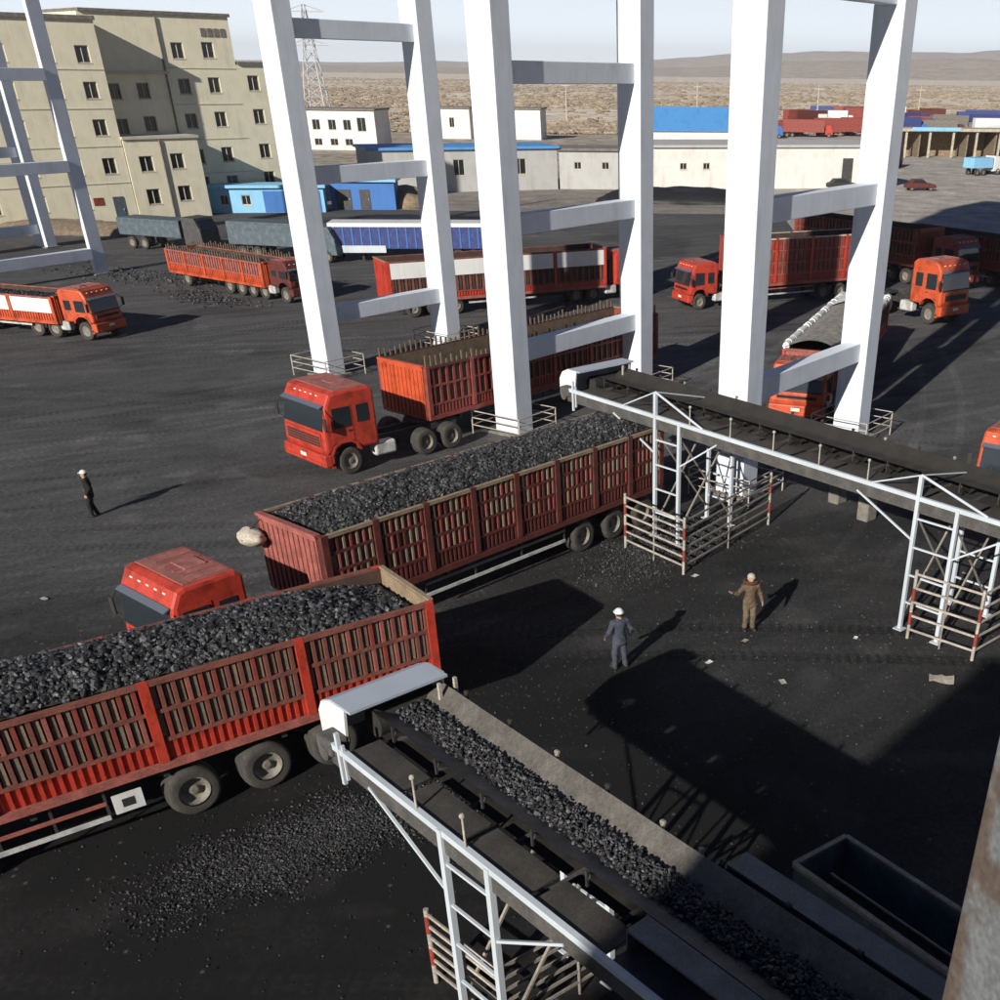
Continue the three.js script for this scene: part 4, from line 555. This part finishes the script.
{ const o = thing('power_pylon', 'grey lattice power pylon standing on the plain', 'pylon'); o.position.set(-135, 0, -474); const m = mat(lin(0.45, 0.46, 0.48), { roughness: 0.6 }), H = 33, f = (y) => 3.4 * (1 - y / H) + 0.5, P = (i, y) => V((i & 1 ? 1 : -1) * f(y), y, (i & 2 ? 1 : -1) * f(y));
  for (let i = 0; i < 4; i++) mesh('leg', [tube(P(i, 0), P(i, H), 0.22, 5)], m, o); for (let k = 0; k < 8; k++) { const a = k * 4, b = a + 4; mesh('lattice', [[0, 1], [1, 3], [3, 2], [2, 0]].flatMap(([i, j]) => [tube(P(i, a), P(j, b), 0.12, 4), tube(P(j, a), P(i, b), 0.12, 4)]), m, o); }
  for (const y of [21, 26, 31]) mesh('crossarm', [tube(V(-7, y, 0), V(7, y, 0), 0.22, 5), tube(V(-7, y, 0), V(0, y + 2, 0), 0.14, 4), tube(V(7, y, 0), V(0, y + 2, 0), 0.14, 4)], m, o); }
// ---------------------------------------------------------------- heaps, spilt coal, scrub
function heap(name, label, x, z, w, d, h, m, seed) { const g = new THREE.SphereGeometry(1, 40, 20, 0, 6.2832, 0, 1.5708), p = g.attributes.position; for (let i = 0; i < p.count; i++) { const n = 0.7 + 0.6 * fbm(p.getX(i) * 2 + 9, p.getZ(i) * 2 + p.getY(i) + 9, seed, 4); p.setXYZ(i, p.getX(i) * w * n, Math.pow(Math.max(0, p.getY(i)), 1.2) * h * n, p.getZ(i) * d * n); } g.computeVertexNormals(); const o = single(name, g, m, label, 'heap', 'heaps beyond the yard'); o.position.set(x, -0.03, z); o.castShadow = true; }
heap('coal_heap', 'long low coal heap behind the blue freight trailer', -27, -122, 12, 4, 1.5, M.coal, 601); heap('dirt_heap', 'tan dirt heap with rubble behind the first gantry frame', -34, -146, 5, 3, 2.2, M.tan, 602); boxTruck('dark blue-grey truck standing behind the orange open-topped truck', [-30.5, -101.5], -14, M.tailBlue, M.tailBlue, 8, 2.9); boxTruck('small dark truck behind the orange open-topped truck, next to the dirt bank', [-43.5, -106.5], -20, M.tailBlue, M.doorGrey, 7, 2.5); spill('rough dark rubble strewn behind the orange trucks', -41, -91, -30, 26, 8, 1200, 326, 0.14); heap('dirt_heap', 'brown dirt bank along the cream building', -60, -118, 9, 3, 1.2, M.plate, 605);
heap('coal_heap', 'low dark bank in front of the white warehouse', 1, -156, 12, 4, 1.6, M.coal, 606);
function spill(label, cx, cz, az, L, W, count, seed, smax = 0.07) { const c = dirAz(az), n = V(-c.z, 0, c.x); const im = lumps('spilt_coal', count, seed, (r) => { const g = () => (r() + r() + r()) / 1.5 - 1; const a = g() * L / 2, b = (g() + 0.5 * (fbm(a * 0.9 + 60, seed, seed, 3) - 0.5)) * W / 2, s = 0.012 + smax * Math.pow(r(), 3); return [cx + c.x * a + n.x * b, s * 0.4, cz + c.z * a + n.z * b, s]; }, null, 0.85); im.name = numbered('spilt_coal'); scene.add(im); tag(im, label, 'coal', null, 'stuff'); }
spill('loose coal scattered on the ground beside the front truck wheels', -7.6, -18.3, 39, 10, 3.6, 15000, 320, 0.03); spill('loose coal scattered round the dusty truck rear wheels', -0.2, -35.6, 50, 10, 5, 10000, 321, 0.036); spill('coal crumbs strewn over the open yard near the workers', 3.5, -27, 40, 22, 14, 1500, 322, 0.028); spill('coal crumbs round the orange open-topped truck', -33.5, -82.5, -35, 14, 5, 1200, 323, 0.12);
spill('fine coal grit strewn over the whole loading area', -4, -26, 30, 70, 46, 9000, 324, 0.02);
{ const r = rng(71); const bits = [[683, 0.9, -33.0], [0, 2.3, -28.2], [0, 7.6, -25.9], [0, 5.6, -28.5], [0, 3.2, -25.7], [0, 10, -33.5], [0, 12.5, -42], [0, 14.2, -45], [0, -19.5, -30.5], [0, 1.2, -26.8]]; const where = ['below the far fence corner', 'behind the man in khaki', 'beside the right-hand fence', 'in the open yard near that fence', 'right of the man in blue', 'under the far conveyor end', 'near the long column shadow', 'beyond the long column shadow', 'out on the left yard', 'just behind the man in blue'];
  bits.forEach((b, i) => { const s = i === 2 ? 0.42 : 0.1 + 0.1 * r(), g = new THREE.PlaneGeometry(s * 1.6, s, 6, 5).rotateX(-Math.PI / 2), p = g.attributes.position; for (let k = 0; k < p.count; k++) p.setY(k, 0.02 + 0.35 * s * fbm(p.getX(k) * 6 + i * 9, p.getZ(k) * 6 + 20, 640 + i, 2)); g.computeVertexNormals(); const m = single('litter_scrap', g, i % 3 ? M.canvas : M.white, 'scrap of pale litter on the ground ' + where[i], 'litter', 'litter on the yard'); m.material = m.material.clone(); m.material.side = THREE.DoubleSide; m.position.set(b[1], 0.003, b[2]); m.rotation.y = r() * 6; }); }
{ // dry scrub across the plain
  const r = rng(88), g = mergeGeometries([0, 1, 2, 3, 4].map((k) => { const q = new THREE.IcosahedronGeometry(0.6, 1).toNonIndexed(), p = q.attributes.position; for (let i = 0; i < p.count; i++) { const n = 0.6 + 0.9 * hash2(Math.round(p.getX(i) * 50), Math.round(p.getZ(i) * 50 + p.getY(i) * 77), k); p.setXYZ(i, p.getX(i) * n, p.getY(i) * n * 0.8, p.getZ(i) * n); } q.computeVertexNormals(); return q.translate(Math.cos(k * 1.3) * 0.7, 0.4, Math.sin(k * 1.3) * 0.7); }));
  const N = 40000, im = new THREE.InstancedMesh(boxUV(g), mat(0xffffff, { roughness: 1 }), N), m = new THREE.Matrix4(), c = new THREE.Color(), q = new THREE.Quaternion();
  let i = 0; while (i < N) { const z = -(330 + 1900 * Math.pow(r(), 1.5)), x = (r() - 0.5) * 1.9 * -z * 0.85 + 0.08 * z; if (fbm(x * 0.012 + 50, z * 0.006 + 50, 701, 4) < 0.47) { if (r() < 0.85) continue; } const s = 0.45 + 1.1 * r() * r(); q.setFromAxisAngle(Y, r() * 6.3); m.compose(V(x, 0, z), q, V(s * 1.4, s * 0.75, s * 1.4)); im.setMatrixAt(i, m); const k = 0.6 + 0.6 * r(); c.setRGB(0.34 * k, 0.27 * k, 0.19 * k); im.setColorAt(i, c); i++; }
  im.name = 'scrub'; im.castShadow = im.receiveShadow = true; scene.add(im); tag(im, 'dry brown scrub covering the plain behind the yard', 'scrub', null, 'stuff');
}
// ---------------------------------------------------------------- workers
function sdfGeo(parts, lo, hi, res, k) { // parts: [ax,ay,az,ra,bx,by,bz,rb]
  const mc = new MarchingCubes(res, M.skin, false, false, 60000); mc.isolation = 0; const f = mc.field, n = mc.size, hs = mc.halfsize, sx = (hi[0] - lo[0]) / 2, sy = (hi[1] - lo[1]) / 2, sz = (hi[2] - lo[2]) / 2, cx = (hi[0] + lo[0]) / 2, cy = (hi[1] + lo[1]) / 2, cz = (hi[2] + lo[2]) / 2;
  const pre = parts.map((p) => { const bx_ = p[4] - p[0], by_ = p[5] - p[1], bz_ = p[6] - p[2]; return [...p, bx_, by_, bz_, Math.max(1e-9, bx_ * bx_ + by_ * by_ + bz_ * bz_)]; });
  for (let z = 0; z < n; z++) for (let y = 0; y < n; y++) for (let x = 0; x < n; x++) { const X = cx + sx * (x - hs) / hs, Yy = cy + sy * (y - hs) / hs, Z = cz + sz * (z - hs) / hs; let d = 9;
    for (const p of pre) { const ux = X - p[0], uy = Yy - p[1], uz = Z - p[2]; let t = (ux * p[8] + uy * p[9] + uz * p[10]) / p[11]; t = t < 0 ? 0 : t > 1 ? 1 : t; const dx = ux - t * p[8], dy = uy - t * p[9], dz = uz - t * p[10]; const e = Math.sqrt(dx * dx + dy * dy + dz * dz) - (p[3] + (p[7] - p[3]) * t); const h = Math.max(k - Math.abs(d - e), 0) / k; d = Math.min(d, e) - h * h * k * 0.25; }
    f[x + y * n + z * n * n] = -d; }
  mc.update(); const c = mc.count, pos = new Float32Array(c * 3); for (let i = 0; i < c; i++) { pos[i * 3] = cx + sx * mc.positionArray[i * 3]; pos[i * 3 + 1] = cy + sy * mc.positionArray[i * 3 + 1]; pos[i * 3 + 2] = cz + sz * mc.positionArray[i * 3 + 2]; }
  let g = new THREE.BufferGeometry(); g.setAttribute('position', new THREE.BufferAttribute(pos, 3)); g = mergeVertices(g, 1e-4); g.computeVertexNormals(); return g; }
function person(o) { // local frame: facing +x, left hand +z is the person's right; units metres
  const p = thing('person', o.label, 'person', 'workers on foot'); p.position.set(o.at[0], 0, o.at[1]); p.rotation.y = rad(o.face); p.scale.setScalar(o.scale || 1);
  const J = (a, b, ra, rb2) => [a[0], a[1], a[2], ra, b[0], b[1], b[2], rb2];
  const hipY = 0.92, shY = 1.44, legs = o.legs, arms = o.arms; // legs: [knee, ankle], arms: [elbow, wrist] for each side
  const hip = (s) => [0, hipY, s * 0.1], sh = (s) => [0, shY - 0.02, s * 0.19];
  const skin = [], coat = [], trs = [], boot = [];
  skin.push(J([0, 1.45, 0], [0.02, 1.56, 0], 0.055, 0.055), J([0.01, 1.66, 0], [0.03, 1.6, 0], 0.098, 0.075), J([0.035, 1.7, 0], [0.0, 1.7, 0], 0.085, 0.098), J([0.105, 1.65, 0], [0.118, 1.63, 0], 0.012, 0.018), J([0, 1.66, 0.095], [0, 1.63, 0.095], 0.014, 0.01), J([0, 1.66, -0.095], [0, 1.63, -0.095], 0.014, 0.01), J([0.07, 1.59, 0], [0.085, 1.575, 0], 0.03, 0.022), J([0, 1.45, 0], [0, 1.0, 0], 0.1, 0.1));
  coat.push(J([0, 1.36, 0.07], [0, 1.36, -0.07], 0.135, 0.135), J([0, 1.36, 0], [0, 1.0, 0], 0.15, 0.15), J([0, 1.02, 0.05], [0, 0.84, 0.06], 0.13, 0.145), J([0, 1.02, -0.05], [0, 0.84, -0.06], 0.13, 0.145), J([-0.02, 1.49, 0.05], [-0.02, 1.49, -0.05], 0.06, 0.06));
  [1, -1].forEach((s, i) => { const [el, wr] = arms[i], [kn, an] = legs[i]; coat.push(J([0, shY - 0.02, s * 0.1], sh(s), 0.1, 0.085), J(sh(s), el, 0.082, 0.062), J(el, wr, 0.062, 0.05)); skin.push(J(sh(s), el, 0.045, 0.04), J(el, wr, 0.04, 0.03));
    trs.push(J(hip(s), kn, 0.115, 0.08), J(kn, [an[0], 0.12, an[2]], 0.08, 0.075)); skin.push(J([0, 1.0, 0], hip(s), 0.1, 0.09), J(hip(s), kn, 0.075, 0.055), J(kn, an, 0.055, 0.04)); boot.push(J([an[0] - 0.05, 0.06, an[2]], [an[0] + 0.17, 0.05, an[2] + s * 0.03], 0.055, 0.048), J([an[0], 0.06, an[2]], [an[0], 0.2, an[2]], 0.055, 0.058)); });
  trs.push(J([0, 0.98, 0.04], [0, 0.98, -0.04], 0.13, 0.13));
  const box = [[-0.6, 0.0, -0.85], [0.7, 1.86, 0.85]];
  // hands: palm, four fingers and a thumb each
  const hg = [1, -1].map((s, i) => { const [el, wr] = arms[i], d = V(wr[0] - el[0], wr[1] - el[1], wr[2] - el[2]).normalize(), side = V(0, 0, 1).cross(d).length() > 0.3 ? V(1, 0, 0).sub(d.clone().multiplyScalar(d.x)).normalize() : V(0, 1, 0), nrm = d.clone().cross(side).normalize(), w = V(...wr), A = (a, b, c) => w.clone().addScaledVector(d, a).addScaledVector(side, b).addScaledVector(nrm, c), q = [], C = (a, b, r1, r2) => q.push([a.x, a.y, a.z, r1, b.x, b.y, b.z, r2]);
    C(A(0, -0.01, 0), A(0.07, -0.022, 0), 0.026, 0.02); C(A(0, 0.01, 0), A(0.07, 0.025, 0), 0.026, 0.02);
    [[-0.032, 0.06], [-0.011, 0.075], [0.011, 0.08], [0.032, 0.07]].forEach(([b, l], j) => { const m = A(0.075 + l * 0.5, b * 1.1, 0.008), e = A(0.075 + l * 0.85, b * 1.15, 0.03); C(A(0.065, b, 0), m, 0.0095, 0.009); C(m, e, 0.009, 0.008); });
    const t1 = A(0.045, 0.05, 0.012), t2 = A(0.08, 0.062, 0.028); C(A(0.015, 0.02, 0), t1, 0.013, 0.011); C(t1, t2, 0.011, 0.009);
    const c = A(0.07, 0, 0); return sdfGeo(q, [c.x - 0.14, c.y - 0.14, c.z - 0.14], [c.x + 0.14, c.y + 0.14, c.z + 0.14], 40, 0.012); });
  const body = sdfGeo(skin, box[0], box[1], 84, 0.05);
  mesh('body', [body, ...hg].map((g) => { g.deleteAttribute('uv'); return g.toNonIndexed(); }).map((g) => { g.setAttribute('uv', new THREE.BufferAttribute(new Float32Array(g.attributes.position.count * 2), 2)); return g; }), o.gloves || M.skin, p);
  const cloth = (name, parts, m, res, k, amp) => { const g = sdfGeo(parts, box[0], box[1], res, k), q = g.attributes.position, nn = g.attributes.normal; for (let i = 0; i < q.count; i++) { const w = amp * (fbm(q.getX(i) * 14 + 20, q.getY(i) * 9 + q.getZ(i) * 11 + 20, 801, 3) - 0.5); q.setXYZ(i, q.getX(i) + nn.getX(i) * w, q.getY(i) + nn.getY(i) * w, q.getZ(i) + nn.getZ(i) * w); } g.computeVertexNormals(); return mesh(name, g, m, p); };
  cloth('jacket', coat, o.coat, 80, 0.05, 0.035); cloth('trousers', trs, o.trousers, 80, 0.05, 0.035); cloth('boots', boot, M.frameDark, 96, 0.03, 0.006);
  const hat = []; if (o.hat === 'helmet') { hat.push(new THREE.SphereGeometry(0.128, 24, 12, 0, 6.2832, 0, 1.62).scale(1.08, 0.95, 0.95).translate(0.012, 1.7, 0), new THREE.CylinderGeometry(0.145, 0.15, 0.012, 24).scale(1.12, 1, 0.95).translate(0.04, 1.7, 0)); }
  else { hat.push(new THREE.SphereGeometry(0.122, 24, 12, 0, 6.2832, 0, 1.6).scale(1.05, 0.9, 0.97).translate(0.005, 1.71, 0), new THREE.CylinderGeometry(0.09, 0.09, 0.012, 20).scale(1.1, 1, 0.9).translate(0.1, 1.71, 0)); }
  mesh(o.hat === 'helmet' ? 'helmet' : 'cap', hat, o.hatMat, p); mesh('hair', [new THREE.SphereGeometry(0.108, 20, 12, 0, 6.2832, 0.6, 1.5).translate(-0.015, 1.675, 0)], o.hairMat || M.frameDark, p);
  if (o.hood) { const t = new THREE.TorusGeometry(0.15, 0.055, 10, 24).rotateX(Math.PI / 2).scale(1.1, 1, 1.15).translate(-0.03, 1.55, 0); mesh('fur_collar', [t], o.hood, p); }
  for (const s of [-1, 1]) mesh('eye', [new THREE.SphereGeometry(0.011, 8, 6).translate(0.1, 1.67, s * 0.033)], M.frameDark, p); mesh('mouth', [bx(0.01, 0.008, 0.045, 0.1, 1.6, 0)], M.fenceRed, p);
  return p; }
const cl = (r, g, b) => mat(lin(r, g, b), { map: dustyM, roughness: 0.9 });
person({ label: 'person in black jacket and trousers with a white cap, alone on the open yard', at: [-21.28, -37.98], face: 200, scale: 0.95, coat: cl(0.012, 0.012, 0.013), trousers: cl(0.014, 0.014, 0.016), hat: 'cap', hatMat: M.white, legs: [[[0.06, 0.5, 0.1], [-0.06, 0.08, 0.11]], [[0.12, 0.5, -0.1], [0.1, 0.08, -0.12]]], arms: [[[-0.06, 1.18, 0.3], [0.12, 0.98, 0.33]], [[-0.08, 1.18, -0.28], [0.06, 0.94, -0.32]]] });
person({ label: 'person in blue-grey overalls with a white helmet, standing by the conveyor shadow', at: [-1.31, -26.46], face: 120, scale: 1.0, coat: cl(0.075, 0.095, 0.15), trousers: cl(0.08, 0.10, 0.16), hat: 'helmet', hatMat: M.white, legs: [[[0.05, 0.5, 0.14], [0.0, 0.08, 0.17]], [[0.04, 0.5, -0.13], [0.0, 0.08, -0.16]]], arms: [[[-0.05, 1.17, 0.34], [0.1, 0.95, 0.38]], [[-0.02, 1.17, -0.34], [0.14, 0.97, -0.36]]] });
person({ label: 'person in khaki work clothes, cream cap and brown fur collar, arm held out', at: [2.44, -29.01], face: 285, scale: 1.0, coat: cl(0.20, 0.145, 0.095), trousers: cl(0.22, 0.175, 0.13), hat: 'cap', hatMat: M.canvas, hood: cl(0.16, 0.055, 0.02), hairMat: cl(0.16, 0.055, 0.02), legs: [[[0.05, 0.5, 0.11], [-0.02, 0.08, 0.12]], [[0.05, 0.5, -0.11], [0.02, 0.08, -0.12]]], arms: [[[0.1, 1.26, 0.42], [0.22, 1.36, 0.64]], [[-0.04, 1.17, -0.32], [0.12, 0.96, -0.34]]] });

renderer.render(scene, camera);
